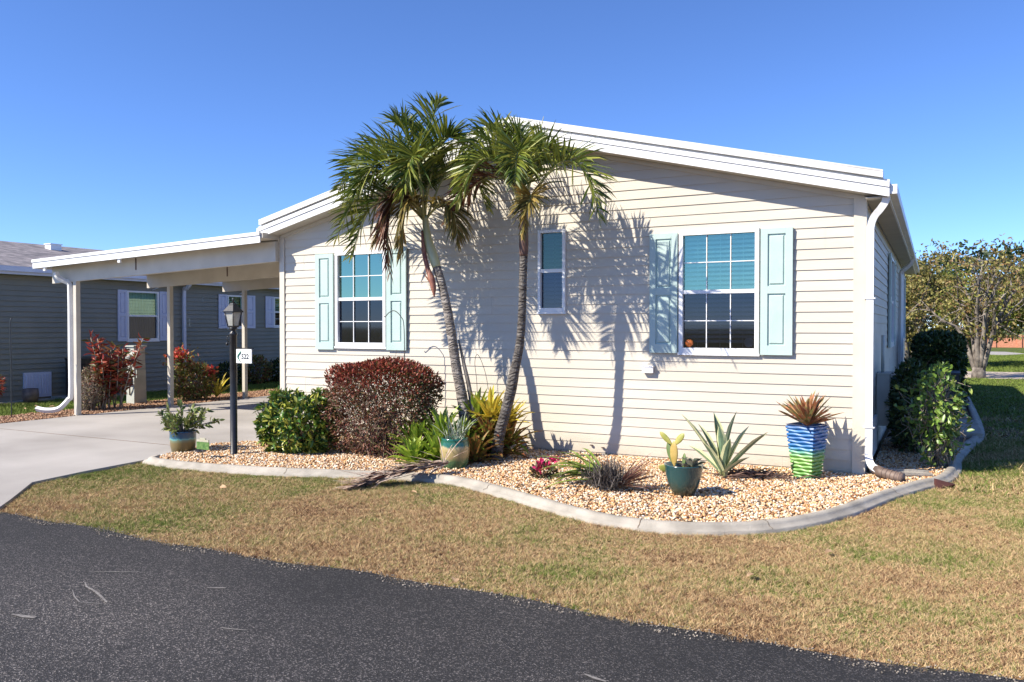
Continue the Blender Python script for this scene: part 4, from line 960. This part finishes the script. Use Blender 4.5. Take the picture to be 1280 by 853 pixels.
m.build('leaves', [M['agave_g'], M['agave_e']], ag)
# cactus in teal pot
M['cact'] = noisy('yellow_green_pad', (.26,.27,.05), (.40,.36,.09), 14, .5); M['cact_g'] = noisy('green_pad', (.10,.15,.05), (.18,.24,.07), 8, .5); M['cact_y'] = noisy('amber_pad', (.36,.24,.05), (.46,.33,.10), 14, .5)
ct = thing('prickly_pear', 'prickly pear with yellow green pads growing in the teal pot', 'plant')
def pad(c, ax, L, W, th, mat, turn=0):
    ax = Vector(ax).normalized(); s = ax.cross(Vector((math.sin(turn),math.cos(turn),0))).normalized(); nn = s.cross(ax); m = MB(); vs = []; nu, nv = 10, 14
    for i in range(nu+1):
        t = i/nu; r = math.sin(math.pi*t)**.6*(1-.25*(1-t)); 
        for j in range(nv):
            a = 2*math.pi*j/nv; vs.append(Vector(c)+ax*L*t+s*(W*.5*r*math.cos(a))+nn*(th*.5*r*math.sin(a)))
    m.add(vs, [(i*nv+j,i*nv+(j+1)%nv,(i+1)*nv+(j+1)%nv,(i+1)*nv+j) for i in range(nu) for j in range(nv)], 0, True); return m.build('pad', mat, ct)
pad((-2.15,7.42,.30),(-.02,0,1),.24,.10,.03,M['cact_y'],.3); pad((-2.17,7.45,.32),(-.25,.1,1),.22,.09,.03,M['cact_g'],.2)
pad((-2.17,7.42,.50),(-.75,0,.75),.17,.06,.022,M['cact'],.0); pad((-2.15,7.42,.50),(.65,0,.8),.15,.07,.022,M['cact'],.3)
pad((-2.19,7.38,.26),(-.6,-.2,.35),.10,.08,.02,M['cact'],.2); pad((-2.06,7.40,.29),(.1,0,1),.15,.07,.025,M['cact_g'],.8)
sc_ = rosette('succulent', 'grey green succulent spilling over the rim of the teal pot', 'plant', (-1.98,7.40,.29), 16, .15, .05, leafy('succulent_leaf', [(.14,.13,.10),(.20,.19,.14),(.10,.12,.07)], .5, .1), arch=(.6,1.8), el=(.2,1.3), seed=12, cup=.5)
sp_ = MB(); rr = random.Random(5)
for i in range(34):
    az = rr.uniform(0,6.28); strap(sp_, (-4.74+rr.uniform(-.08,.08),7.72+rr.uniform(-.08,.08),.34), az, rr.uniform(.5,1.45), rr.uniform(.18,.38), .014, rr.uniform(0,.7))
tag(sp_.build('spiky_succulent', leafy('grey_green_spike', [(.30,.33,.27),(.18,.24,.14),(.40,.41,.35),(.10,.17,.06)], .5, .1)), 'grey green wispy spikes growing in the green and tan pot', 'plant')
dr = thing('potted_euphorbia', 'low branching plant with narrow olive leaves in the blue rimmed pot', 'plant')
br = MB(); Pl, Dl = [], []; r5 = np.random.default_rng(77)
for i in range(17):
    az = r5.uniform(0,6.28); e = r5.uniform(.25,1.25); L = r5.uniform(.22,.46); b0 = np.array([-8.42,7.16,.26]); dv = np.array([math.cos(az)*math.cos(e),math.sin(az)*math.cos(e),math.sin(e)])
    pts = [b0, b0+dv*L*.5+[0,0,.02], b0+dv*L]; br.tube([Vector(p) for p in pts], [.011,.009,.006], 6)
    for k in range(26):
        t = .25+.78*k/26; Pl.append(b0+dv*L*t); Dl.append(dv*.9+unit(r5.normal(0,1,3))*.9)
br.build('branches', M['pale_twig'], dr)
leaf_cards('leaves', np.array(Pl), np.array(Dl), r5.uniform(.07,.11,len(Pl)), .034, leafy('olive_leaf', [(.11,.17,.04),(.20,.26,.07),(.32,.33,.12),(.07,.11,.03)], .45, .2), dr, seed=9)

# ------------------------------------------------------------ lamp post and sign
lp = thing('lamp_post', 'black post lantern standing in the gravel at the driveway corner', 'lamp post'); lp.location = (-7.63,7.25,0)
m = MB(); m.lathe([(0,.0),(.055,.0),(.055,.05),(.043,.06),(.043,1.50),(.050,1.51),(.050,1.53),(.03,1.55),(.03,1.57),(.055,1.585),(.045,1.60),(.02,1.61)], (0,0,0), 20); m.build('pole', M['black'], lp)
m = MB()
def ring(m, w0, z0, w1, z1): m.hexa([(-w0,-w0,z0),(w0,-w0,z0),(w0,w0,z0),(-w0,w0,z0),(-w1,-w1,z1),(w1,-w1,z1),(w1,w1,z1),(-w1,w1,z1)])
ring(m,.045,1.60,.05,1.62); ring(m,.085,1.785,.085,1.80); ring(m,.083,1.80,.034,1.875); ring(m,.038,1.875,.02,1.90)
m.tube([(0,0,1.90),(0,0,1.93),(0,0,1.95),(0,0,1.97)], [.008,.014,.01,.003], 8)
for sx in (-1,1):
    for sy in (-1,1): m.tube([(sx*.047,sy*.047,1.62),(sx*.070,sy*.070,1.786)], .006, 5)
m.build('lantern_cage', M['black'], lp)
m = MB(); ring(m,.042,1.621,.064,1.784); m.build('glass', M['lantern_glass'], lp)
m = MB(); m.tube([(-.043,-.03,1.42),(-.06,-.04,1.44),(-.06,-.04,1.48),(-.043,-.03,1.50)], .007, 6); m.lathe([(0,0),(.014,0),(.018,.03),(0,.035)], (-.055,-.045,1.38), 10); m.build('photo_cell', M['black'], lp)
m = MB(); m.tube([(.04,0,1.345),(.34,0,1.345)], .007, 6); m.tube([(.04,0,1.20),(.07,0,1.20)], .006, 6); m.build('sign_arm', M['black'], lp)
sg = thing('number_sign', 'small white house number sign reading 522 hung on the lamp post arm', 'sign'); sg.location = (-7.63,7.25,0); 
m = MB(); m.box(.055,.305,-.006,.006,1.165,1.335); m.build('plate', noisy('sign_white', (.80,.82,.80), (.86,.87,.86), 4, .4), sg)
def text(s, size, loc, mat, parent, name='lettering', rot=(math.pi/2,0,0), ext=.001, align='LEFT'):
    c = bpy.data.curves.new(name, 'FONT'); c.body = s; c.size = size; c.extrude = ext; c.align_x = align; c.offset = size*.02
    t = bpy.data.objects.new(name, c); S.collection.objects.link(t); bpy.context.view_layer.update()
    me = bpy.data.meshes.new_from_object(t.evaluated_get(bpy.context.evaluated_depsgraph_get())); bpy.data.objects.remove(t)
    o = bpy.data.objects.new(name, me); me.materials.clear(); me.materials.append(mat); S.collection.objects.link(o)
    o.location = loc; o.rotation_euler = rot; o.parent = parent; return o
text('522', .084, (.138,-.0075,1.218), M['black'], sg, 'number')
m = MB(); gz = noisy('sign_green', (.04,.22,.14), (.06,.28,.18), 6, .4)
pts = [(.115,-.009,1.315),(.125,-.009,1.295),(.10,-.009,1.27),(.085,-.009,1.245),(.098,-.009,1.215),(.125,-.009,1.185)]
m.tube([Vector(p) for p in smooth_line(pts,4)], [.003,.005,.007,.009,.009,.010]+[.009]*10+[.005]*5, 6); m.build('emblem', gz, sg)
gs = thing('garden_sign', 'small green yard sign on a wire stake in front of the lamp post', 'sign')
m = MB(); m.tube([(-7.73,6.86,.0),(-7.73,6.86,.15)], .004, 6); m.build('stake', M['hook'], gs)
m = MB(); m.hexa([(-7.83,6.855,.145),(-7.625,6.855,.145),(-7.625,6.865,.145),(-7.83,6.865,.145),(-7.83,6.855,.235),(-7.625,6.855,.235),(-7.625,6.865,.235),(-7.83,6.865,.235)])
m.build('panel', noisy('green_print', (.04,.12,.02), (.16,.27,.07), 30, .5), gs)
m = MB(); m.box(-7.825,-7.63,6.8535,6.8665,.2355,.262); m.box(-7.775,-7.68,6.8535,6.8665,.2625,.282); m.build('header', noisy('tan_print', (.38,.36,.26), (.50,.48,.36), 14, .5), gs)
def wire(name, label, pts, r=.006, mat='hook', cat='garden hook'):
    m = MB(); m.tube([Vector(p) for p in smooth_line(pts, 5)], r, 6); return tag(m.build(name, M[mat]), label, cat)
wire('shepherd_hook', 'thin dark shepherd hook standing before the left window shutter', [(-6.22,8.9,0),(-6.24,8.9,.85),(-6.25,8.9,1.59),(-6.30,8.9,1.74),(-6.40,8.9,1.82),(-6.49,8.9,1.80),(-6.56,8.9,1.74),(-6.58,8.9,1.76)])
wire('wire_hoop', 'small looped wire plant support against the siding between the palm trunks', [(-5.23,9.1,.3),(-5.25,9.1,.87),(-5.28,9.1,1.13),(-5.25,9.1,1.25),(-5.19,9.1,1.18),(-5.12,9.1,1.0),(-5.08,9.1,.8)], .004)
wire('garden_stake', 'tall thin twisted garden stake at the far left beside the lawn strip', [(-14.2,8.46,0),(-14.2,8.46,.6),(-14.21,8.47,.9),(-14.19,8.45,1.2),(-14.21,8.46,1.5),(-14.2,8.46,1.72),(-14.2,8.49,1.76)], .008)

# ------------------------------------------------------------ small plants and litter in the bed
fl = thing('desert_rose', 'small plant with magenta pink flowers at the left end of the open gravel', 'plant')
r6 = np.random.default_rng(5)
P, d = ell((-3.60,7.62,.10), (.13,.12,.09), 260, r6, .4)
leaf_cards('leaves', P, unit(d+r6.normal(0,.6,P.shape)), .05, .02, leafy('dull_red_leaf', [(.07,.07,.025),(.12,.05,.035),(.05,.08,.02)], .5, .15), fl, seed=3)
M['petal'] = leafy('magenta_petal', [(.55,.02,.12),(.70,.05,.20),(.62,.03,.10)], .5, .3)
for q_ in ((-3.63,7.60,.19),(-3.56,7.62,.17),(-3.66,7.66,.15),(-3.60,7.52,.14),(-3.62,7.86,.20),(-3.58,7.88,.19)):
    FP = np.array([q_]*16); leaf_cards('flower', FP+r6.normal(0,.012,FP.shape), up_bias(r6,16,.5), .045, .03, M['petal'], fl, seed=4)
m = MB(); m.tube([(-3.60,7.62,.0),(-3.60,7.63,.1)], [.02,.01], 6); m.tube([(-3.60,7.66,.02),(-3.61,7.86,.18)], [.008,.004], 5); m.build('stem', M['twig'], fl)
# fallen green frond
gfr = MB(); rr = random.Random(3)
for i in range(30):
    az = math.pi+rr.uniform(-.85,.75); strap(gfr, (-2.95+rr.uniform(-.05,.05),7.45+rr.uniform(-.08,.12),.10+rr.uniform(0,.10)), az, rr.uniform(-.1,.55), rr.uniform(.28,.58), .040, rr.uniform(.4,1.0))
o = gfr.build('fallen_frond', leafy('fallen_green', [(.14,.22,.03),(.22,.30,.05),(.08,.14,.03),(.30,.34,.10)], .4, .2)); tag(o, 'fallen yellow green palm leaves lying left of the dry bristly clump', 'palm leaves')
dc = thing('dry_clump', 'dark dried bristly plant clump with reddish spikes in the gravel', 'plant')
m = MB(); 
for i in range(760):
    az = rr.uniform(0,6.28); e = rr.uniform(.0,1.4); L = rr.uniform(.10,.30); b0 = Vector((-2.78+rr.gauss(0,.08), 7.34+rr.gauss(0,.07), .05+rr.uniform(0,.1))); dv = Vector((math.cos(az)*math.cos(e),math.sin(az)*math.cos(e),math.sin(e)))
    a = b0+dv*L; side_ = dv.cross(Vector((0,0,1.01))).normalized()*.0035; mid = b0+dv*L*.5+Vector((rr.gauss(0,.02),rr.gauss(0,.02),.02)); m.add([b0-side_,b0+side_,mid+side_,mid-side_,a], [(0,1,2,3),(3,2,4)])
m.build('bristles', leafy('dark_bristle', [(.06,.05,.045),(.12,.10,.09),(.20,.17,.15),(.03,.028,.025)], .8, 0), dc)
m = MB()
for i in range(46):
    az = rr.uniform(-.75,1.35); strap(m, (-2.68,7.36,.08), az, rr.uniform(.05,.9), rr.uniform(.30,.52), .016, rr.uniform(0,.4))
m.build('spikes', leafy('reddish_spike', [(.20,.09,.07),(.32,.16,.12),(.12,.05,.04),(.38,.26,.2)], .6, .1), dc)
m = MB()
for i in range(70):
    a = Vector((-1.75+rr.gauss(0,.20), 8.56+rr.gauss(0,.10), .05+rr.uniform(0,.05))); az = rr.gauss(-.1,.6); L = rr.uniform(.08,.28)
    m.tube([a, a+Vector((math.cos(az)*L*.5,math.sin(az)*L*.5,rr.uniform(0,.04))), a+Vector((math.cos(az)*L,math.sin(az)*L,rr.uniform(-.02,.02)))], [.007,.006,.002], 5)
tag(m.build('dead_leaf_litter', leafy('dry_litter', [(.06,.035,.03),(.14,.08,.06),(.20,.12,.09)], .8, 0)), 'curled dark dead leaves lying around the agave base', 'dead leaves')
# dead palm frond over the kerb
df = MB()
base = [(-4.60,7.35,.16),(-4.68,7.10,.15),(-4.78,6.92,.14),(-4.90,6.76,.10),(-4.98,6.62,.06),(-5.02,6.50,.03)]
C = smooth_line(base, 5); df.tube([Vector(p) for p in C], [.015]*len(C), 6)
for i in range(210):
    t = rr.random(); p = C[int(t*(len(C)-1))]; dirn = np.array([-.42,-.75,0]); az = math.atan2(dirn[1],dirn[0])+rr.gauss(0,.28)
    strap(df, (p[0]+rr.gauss(0,.03),p[1]+rr.gauss(0,.03),max(.03,p[2]+rr.gauss(0,.02))), az, rr.gauss(.0,.15), rr.uniform(.18,.38), rr.uniform(.02,.034), rr.uniform(.0,.25), seg=5, cup=.1)
for i in range(4):
    strap(df, (-4.62,7.3,.16), rr.uniform(.2,2.6), rr.uniform(.3,1.1), rr.uniform(.15,.4), .012, rr.uniform(0,.8), seg=5)
for f in range(len(df.v)): df.v[f] = (df.v[f][0], df.v[f][1], max(df.v[f][2], .012))
tag(df.build('dead_palm_frond', leafy('dead_frond_leaflet', [(.36,.26,.20),(.52,.40,.32),(.62,.51,.42),(.40,.28,.22),(.22,.14,.11)], .7, .05)), 'dry grey brown palm frond lying across the kerb below the green and tan pot', 'palm frond')
bt = MB(); vs = []; n = 9
for i in range(n):
    t = i/(n-1); 
    for j in range(7):
        a = math.pi*(j/6)*1.15+.2; w_ = .055*math.sin(math.pi*min(1,t*.9+.12)); vs.append((-5.04+.12*t+w_*math.cos(a)*.8, 6.52+.20*t-.02*math.cos(a), .02+.05*t+w_*(1-math.sin(a))*.9+.02))
bt.add(vs, [(i*7+j,i*7+j+1,(i+1)*7+j+1,(i+1)*7+j) for i in range(n-1) for j in range(6)], 0, True)
tag(bt.build('palm_boot', M['spathe']), 'curled reddish brown palm sheath on the grass at the end of the dry frond', 'palm sheath')
# splash block, red edging bit, slab
m = MB(); m.hexa([(-.50,9.28,.03),(.00,9.52,.03),(-.04,9.72,.03),(-.52,9.50,.03),(-.50,9.28,.075),(.00,9.52,.055),(-.04,9.72,.055),(-.52,9.50,.075)])
m.hexa([(-.50,9.27,.056),(.0,9.51,.056),(-.002,9.535,.056),(-.505,9.30,.056),(-.50,9.27,.10),(.0,9.51,.075),(-.002,9.535,.075),(-.505,9.30,.10)])
m.hexa([(-.517,9.475,.056),(-.038,9.695,.056),(-.04,9.72,.056),(-.52,9.50,.056),(-.517,9.475,.10),(-.038,9.695,.075),(-.04,9.72,.075),(-.52,9.50,.10)])
tag(m.build('splash_block', M['kerb']), 'pale concrete splash block below the corner downspout outlet', 'splash block')
m = MB()
tag(m.hexa([(.03,9.10,-.01),(.16,9.18,-.01),(.14,9.22,-.01),(.01,9.14,-.01),(.03,9.10,.09),(.20,9.12,.05),(.18,9.16,.05),(.01,9.14,.09)]).build('edging_piece', noisy('red_edging', (.05,.016,.014), (.09,.03,.025), 9, .6)), 'short dark red edging piece sticking out from the kerb bend', 'edging')
m = MB()
m.box(.0,.62,13.2,14.2,.03,.10); m.box(.05,.58,14.3,15.2,.03,.09)
tag(m.build('paving_slab', M['kerb']), 'pair of shaded concrete slabs inside the kerb beside the shrub', 'paving')

# ------------------------------------------------------------ shrubs on the right side
ss = thing('side_shrub', 'loose bush with sunlit oval green leaves and bare twigs beside the right wall', 'shrub')
r7 = np.random.default_rng(8); c_ = (.05,10.12,.75); r_ = (.23,.26,.45)
tips = twigs('branches', 42, (.07,10.35,.02), .05, lambda r: ell(c_, r_, 1, r, .6)[0][0], M['pale_twig'], ss, .010, 16, .07, 6)
P, d = ell(c_, r_, 420, r7, .75); P = np.concatenate([P, tips[r7.integers(0,len(tips),420)]+r7.normal(0,.03,(420,3))]); d = np.concatenate([d, unit(r7.normal(0,1,(420,3)))])
leaf_cards('foliage', P, unit(d*.6+r7.normal(0,.7,P.shape)), r7.uniform(.06,.10,len(P)), .04, leafy('oval_green_leaf', [(.10,.19,.04),(.16,.27,.05),(.24,.36,.07),(.07,.13,.03),(.34,.42,.10)], .35, .25), ss, seed=3)
sb = thing('dark_shrub', 'dark leafy shrub hugging the shaded right wall behind the oval leaved bush', 'shrub')
c_ = (-.24,11.6,.58); r_ = (.28,.95,.60)
twigs('branches', 30, (-.27,11.7,.02), .1, lambda r: ell(c_, r_, 1, r, .5)[0][0], M['twig'], sb, .012, 17, .05, 3)
P, d = ell(c_, r_, 2600, r7, .45); leaf_cards('foliage', P, unit(d+r7.normal(0,.8,P.shape)), r7.uniform(.06,.1,len(P)), .04, M['dkgreen'], sb, seed=7)
hh_ = thing('dark_hedge', 'dark boxy clipped hedge further back along the right wall', 'hedge')
c_ = (.08,19,.98); r_ = (.46,1.4,.50)
twigs('branches', 30, (.08,19,.02), .3, lambda r: ell(c_, r_, 1, r, .5,3)[0][0], M['twig'], hh_, .02, 18, .05, 3)
P, d = ell(c_, r_, 7000, r7, .6, 4.5); leaf_cards('foliage', P, unit(d+r7.normal(0,.8,P.shape)), r7.uniform(.06,.11,len(P)), .05, M['dkgreen'], hh_, seed=7)
P, d = ell((.1,18.4,.35), (.5,.8,.36), 1200, r7, .5); leaf_cards('lower_foliage', P, unit(d+r7.normal(0,.8,P.shape)), .09, .05, M['dkgreen'], hh_, seed=12)
ac2 = thing('heat_pump', 'low grey heat pump unit on a slab in the shade behind the side shrub', 'air conditioner')
m = MB(); m.box(-.42,.38,15.6,16.4,.10,.80); m.box(-.44,.40,15.58,16.42,.801,.83)
for k in range(12): m.box(-.40,.36,15.588,15.599,.16+.05*k,.185+.05*k)
m.build('casing', M['black'], ac2)
m = MB(); m.lathe([(.05,.85),(.28,.84),(.30,.831),(.0,.831)], (-.02,16.0,0), 24); m.build('fan_grille', M['hook'], ac2)
m = MB(); m.box(-.55,.50,15.45,16.55,.0,.099); m.build('slab', M['kerb'], ac2)

# ------------------------------------------------------------ plants in the left strip
M['cordy'] = leafy('red_cordyline_leaf', [(.22,.03,.025),(.38,.06,.04),(.50,.12,.06),(.14,.03,.03),(.30,.14,.05),(.10,.10,.03)], .35, .25)
M['croton'] = leafy('croton_leaf', [(.10,.14,.03),(.18,.20,.05),(.30,.22,.06),(.08,.10,.02),(.24,.08,.05)], .4, .2)
cc = thing('red_cordyline', 'tall bush of glossy deep red leaves behind the first carport post', 'shrub')
r8 = np.random.default_rng(4); st = MB(); P, D = [], []
for i in range(24):
    bx_, by_ = -14.2+r8.normal(0,.10), 10.32+r8.normal(0,.12); h_ = r8.uniform(.6,1.42); lx, ly = r8.normal(0,.16), r8.normal(0,.22)
    st.tube([(bx_,by_,0),(bx_+lx*.5,by_+ly*.4,h_*.5),(bx_+lx,by_+ly,h_)], [.014,.011,.008], 6)
    for k in range(52):
        t = r8.uniform(.22,1.02)**.8; P.append((bx_+lx*t,by_+ly*t,h_*t)); D.append(unit(r8.normal(0,1,3)*[1,1,.6]+[0,0,.35]))
st.build('stems', M['pale_twig'], cc); leaf_cards('foliage', np.array(P), np.array(D), r8.uniform(.12,.22,len(P)), r8.uniform(.035,.06,len(P)), M['cordy'], cc, seed=2)
bb = thing('dry_bush', 'brown twiggy half bare bush between the first carport post and the red cordyline', 'shrub')
c_ = (-14.25,9.95,.42); r_ = (.28,.30,.42)
twigs('branches', 70, (-14.25,9.95,.0), .06, lambda r: ell(c_, r_, 1, r, .6)[0][0], M['pale_twig'], bb, .008, 19, .05, 6)
P, d = ell(c_, r_, 1100, r8, .6); leaf_cards('foliage', P, unit(d+r8.normal(0,.8,P.shape)), .05, .022, leafy('dry_bush_leaf', [(.14,.07,.05),(.24,.15,.10),(.30,.24,.14),(.14,.14,.06)], .6, .15), bb, seed=3)
c2 = thing('croton_shrub', 'green and bronze croton with red flower heads by the second carport post', 'shrub')
c_ = (-14.25,12.4,.42); r_ = (.38,.50,.42)
twigs('branches', 34, (-14.25,12.4,.0), .07, lambda r: ell(c_, r_, 1, r, .6)[0][0], M['twig'], c2, .010, 20, .05, 4)
P, d = ell(c_, r_, 1500, r8, .45); P2b = np.array([(-14.28,12.05,.88)])+r8.normal(0,[.12,.14,.12],(260,3)); P = np.concatenate([P,P2b]); d = np.concatenate([d, unit(r8.normal(0,1,(260,3)))])
leaf_cards('foliage', P, unit(d+r8.normal(0,.8,P.shape)), r8.uniform(.07,.11,len(P)), .035, M['croton'], c2, seed=5)
M['bract'] = leafy('red_bract', [(.60,.05,.05),(.55,.12,.04),(.40,.03,.06),(.66,.25,.08)], .45, .3)
for Fp in (np.array([(-14.22,12.0,1.0)])+r8.normal(0,[.09,.11,.06],(190,3)), np.array([(-14.0,12.62,.62)])+r8.normal(0,[.05,.06,.05],(110,3))):
    leaf_cards('flower_head', Fp, up_bias(r8,len(Fp),.6), .08, .04, M['bract'], c2, seed=6)
mp_ = thing('utility_pedestal', 'tall grey green electric meter pedestal standing between the red cordyline and second post', 'utility box')
m = MB(); m.hexa([(-14.84,11.20,0),(-14.60,11.20,0),(-14.60,11.50,0),(-14.84,11.50,0),(-14.84,11.22,1.19),(-14.62,11.22,1.19),(-14.62,11.48,1.19),(-14.84,11.48,1.19)])
m.box(-14.86,-14.59,11.19,11.51,1.191,1.22); m.box(-14.599,-14.57,11.24,11.46,.55,.72); m.build('cabinet', M['plastic_grey'], mp_)
m = MB(); m.lathe([(0,0),(.075,0),(.075,.05),(.06,.08),(0,.085)], (0,0,0), 20); o = m.build('meter', M['lantern_glass'], mp_); o.rotation_euler = (math.radians(90),0,0); o.location = (-14.73,11.225,.97)
m = MB(); m.box(-14.80,-14.66,11.17,11.205,.40,.56); m.tube([(-14.70,11.17,.52),(-14.66,11.15,.45),(-14.68,11.16,.33),(-14.72,11.19,.2)], .014, 6); m.build('outlet_box', M['tin'], mp_)
for i, (y0, hgt, lb) in enumerate(((15.9,.62,'dark shrub below the middle grey house window, left of the sign'),(16.9,.78,'taller dark shrub under the middle grey house window, right of the lamp'),(17.8,.66,'dark shrub at the far right end of the grey wall'))):
    sh = thing('wall_shrub', lb, 'shrub', 'shrubs along the grey house')
    c_ = (-16.9,y0,hgt*.5); r_ = (.35,.5,hgt*.5); twigs('branches', 14, (-16.9,y0,0), .08, lambda r: ell(c_, r_, 1, r, .5)[0][0], M['twig'], sh, .012, 30+i, .05, 2)
    P, d = ell(c_, r_, 900, r8, .5); leaf_cards('foliage', P, unit(d+r8.normal(0,.8,P.shape)), .09, .045, M['croton'] if i == 1 else M['dkgreen'], sh, seed=i)
yc = rosette('yellow_plant', 'small yellow leaved plant behind the lamp post at the third carport post', 'plant', (-14.15,12.95,.05), 22, .55, .05, M['brom_yel'], arch=(.3,1.0), el=(.7,1.45), seed=77)
bp = thing('potted_plant', 'red leaved plant in a white pot at the far left edge by the grey house', 'potted plant')
m = MB(); m.lathe([(0,0),(.10,0),(.14,.22),(.13,.23),(.0,.22)], (-16.7,9.58,0), 16); m.build('pot', M['lantern_glass'], bp)
P, d = ell((-16.7,9.58,.42), (.2,.2,.25), 200, r8, .4); leaf_cards('foliage', P, unit(d+r8.normal(0,.7,P.shape)), .1, .035, M['cordy'], bp, seed=8)
# loose leaves on the lawns
lf = [(-4.45,6.42,'pale dry leaf on the lawn just below the dead palm frond'),(-2.62,4.27,'pale dry leaf at the asphalt edge below the dead palm frond'),(-.62,6.1,'dry leaf on the lawn in front of the kerb, below the tall blue planter'),
 (-6.25,5.75,'dry leaf on the greener left part of the front lawn'),(.9,5.8,'dry leaf on the lawn near the right edge of the photo'),(-1.0,5.3,'dry leaf in the middle of the lawn below the teal pot')]
for i, (x, y, lb) in enumerate(lf):
    o = leaf_cards('fallen_leaf', np.array([(x,y,.024)]), np.array([(math.cos(i*2.1),math.sin(i*2.1),.1)]), .09, .05, M['deadleaf'], seed=i, up=np.array([[0,0,1.]]))
    tag(o, lb, 'leaf', 'dry leaves on the lawn')
for i, (x, y, lb) in enumerate([(-15.35,9.35,'pale leaf on the green strip nearest the garden stake'),(-15.6,9.75,'pale leaf on the green strip, in front of the white hatch'),(-15.2,9.9,'pale leaf on the green strip, closest to the downspout end')]):
    o = leaf_cards('fallen_leaf', np.array([(x,y,.05)]), np.array([(math.cos(i*2.1),math.sin(i*2.1),.1)]), .11, .06, M['deadleaf'], seed=i, up=np.array([[0,0,1.]]))
    tag(o, lb, 'leaf', 'pale leaves on the green strip')

# ------------------------------------------------------------ trees
def tree(name, label, x, y, H, R, trunkh, cols, leaf, n, stems=6, seed=0, group=None, clumps=26, barkm='bark', asp=.8, trunk_r=.14, low=.0):
    rg = np.random.default_rng(seed); t = thing(name, label, 'tree', group); t.location = (x,y,0)
    m = MB(); ends = []
    cz = trunkh+(H-trunkh)*.52; rz = (H-trunkh)*.5
    m.tube([(0,0,-.05),(0,0,trunkh*.3)], [trunk_r*1.5,trunk_r*1.2], 9)
    for i in range(stems):
        az = i*2.4+rg.uniform(-.4,.4); rr_ = R*rg.uniform(.35,.85); e = np.array([math.cos(az)*rr_, math.sin(az)*rr_, cz+rz*rg.uniform(-.2,.75)])
        p = [np.array([math.cos(az),math.sin(az),0])*trunk_r*.5+[0,0,trunkh*.15], e*[.3,.3,.55]+rg.normal(0,.08,3), e*[.65,.65,.8]+rg.normal(0,.1,3), e]
        P = smooth_line(p, 4); m.tube([Vector(q) for q in P], list(np.linspace(trunk_r*.55,trunk_r*.08,len(P))), 6)
        for k in range(9):
            a = P[rg.integers(4,len(P))]; b = a+unit(rg.normal(0,1,3)+[0,0,.4])*R*rg.uniform(.25,.55); ends.append(b)
            m.tube([Vector(a), Vector((a+b)/2+rg.normal(0,.05,3)), Vector(b)], [trunk_r*.16,trunk_r*.11,trunk_r*.04], 4, caps=False)
    m.build('trunk', M[barkm], t)
    C = np.concatenate([np.array(ends)[rg.permutation(len(ends))[:clumps]], ell((0,0,cz),(R,R,rz*1.0),clumps,rg,.55)[0]])
    ci = rg.integers(0,len(C),n); cr = rg.uniform(.12,.34,len(C))*R
    P = C[ci]+unit(rg.normal(0,1,(n,3)))*(cr[ci]*rg.uniform(.3,1,n)**.5)[:,None]*[1,1,asp]
    P[:,2] = np.maximum(P[:,2], low)
    leaf_cards('crown', P, unit(rg.normal(0,1,(n,3))), rg.uniform(.7,1.3,n)*leaf, leaf*.5, leafy(name+'_leaf', cols, .5, .25, .9/ max(R,1)*2), t, seed=seed)
    return t
tree('spreading_tree', 'small multi stemmed tree with sparse olive and rust leaves on the right lawn', 1.25, 29.3, 4.15, 2.0, 1.1, [(.16,.09,.04),(.20,.20,.05),(.32,.28,.08),(.30,.17,.08),(.12,.13,.04),(.40,.30,.18)], .12, 2900, 11, 3, clumps=44, barkm='pale_bark', trunk_r=.15, low=1.3)
tree('bushy_tree', 'rounded tree with golden olive leaves standing just right of the house wall', -.9, 36, 4.4, 1.9, .6, [(.17,.16,.04),(.26,.22,.07),(.12,.14,.04),(.28,.22,.10)], .15, 8000, 7, 4, clumps=60, low=.2)
tree('leafy_tree', 'yellow green bush tree in the middle of the right hand group', 1.6, 40, 4.0, 1.9, .6, [(.16,.20,.03),(.24,.28,.05),(.10,.14,.03)], .18, 4500, 6, 6, clumps=30, low=.3)
tree('leafy_tree', 'brownish green tree at the right edge of the photo', 4.6, 40, 4.6, 2.6, 1.4, [(.12,.12,.04),(.20,.15,.06),(.07,.08,.03),(.24,.20,.12)], .2, 7000, 7, 7, clumps=40, low=1.5)
wd = [(-9,92,9.2,5.5),(-2,88,8.6,4.8),(5,95,9.6,5.5),(13,92,9.5,5.5),(21,96,10.5,6),(-17,95,9,6),(31,98,10,6)]
for i, (x, y, h_, r_) in enumerate(wd):
    tree('distant_tree', ['dense dark green tree in the far tree line behind the home roof','dark green tree in the far tree line just right of the home wall','far green tree behind the golden olive tree','far tree behind the small multi stemmed tree','far tree above the orange wall at the right edge','far tree hidden mostly behind the home','far tree beyond the right edge of the lawn'][i], x, y, h_, r_, 1.4, [(.03,.05,.02),(.05,.08,.03),(.08,.10,.035),(.04,.06,.02)], .55, 3200, 6, 60+i, 'far tree line', clumps=34, asp=.8, low=.3, trunk_r=.25)
# orange brick wall far right
fw = thing('brick_wall', 'low orange brick wall with piers beyond the far lawn', 'wall')
m = MB(); m.box(2.2,16,73,73.2,0,.86); m.build('wall', M['red_brick'], fw)
m = MB()
for x in np.arange(2.4,16,1.7): m.box(x-.15,x+.15,72.9,72.995,0,1.0)
m.box(2.1,16.1,72.95,73.25,.861,.93); m.build('piers', M['red_brick'], fw)
for o in list(S.objects):
    if o.type == 'EMPTY' and o.location.length == 0: settle(o)
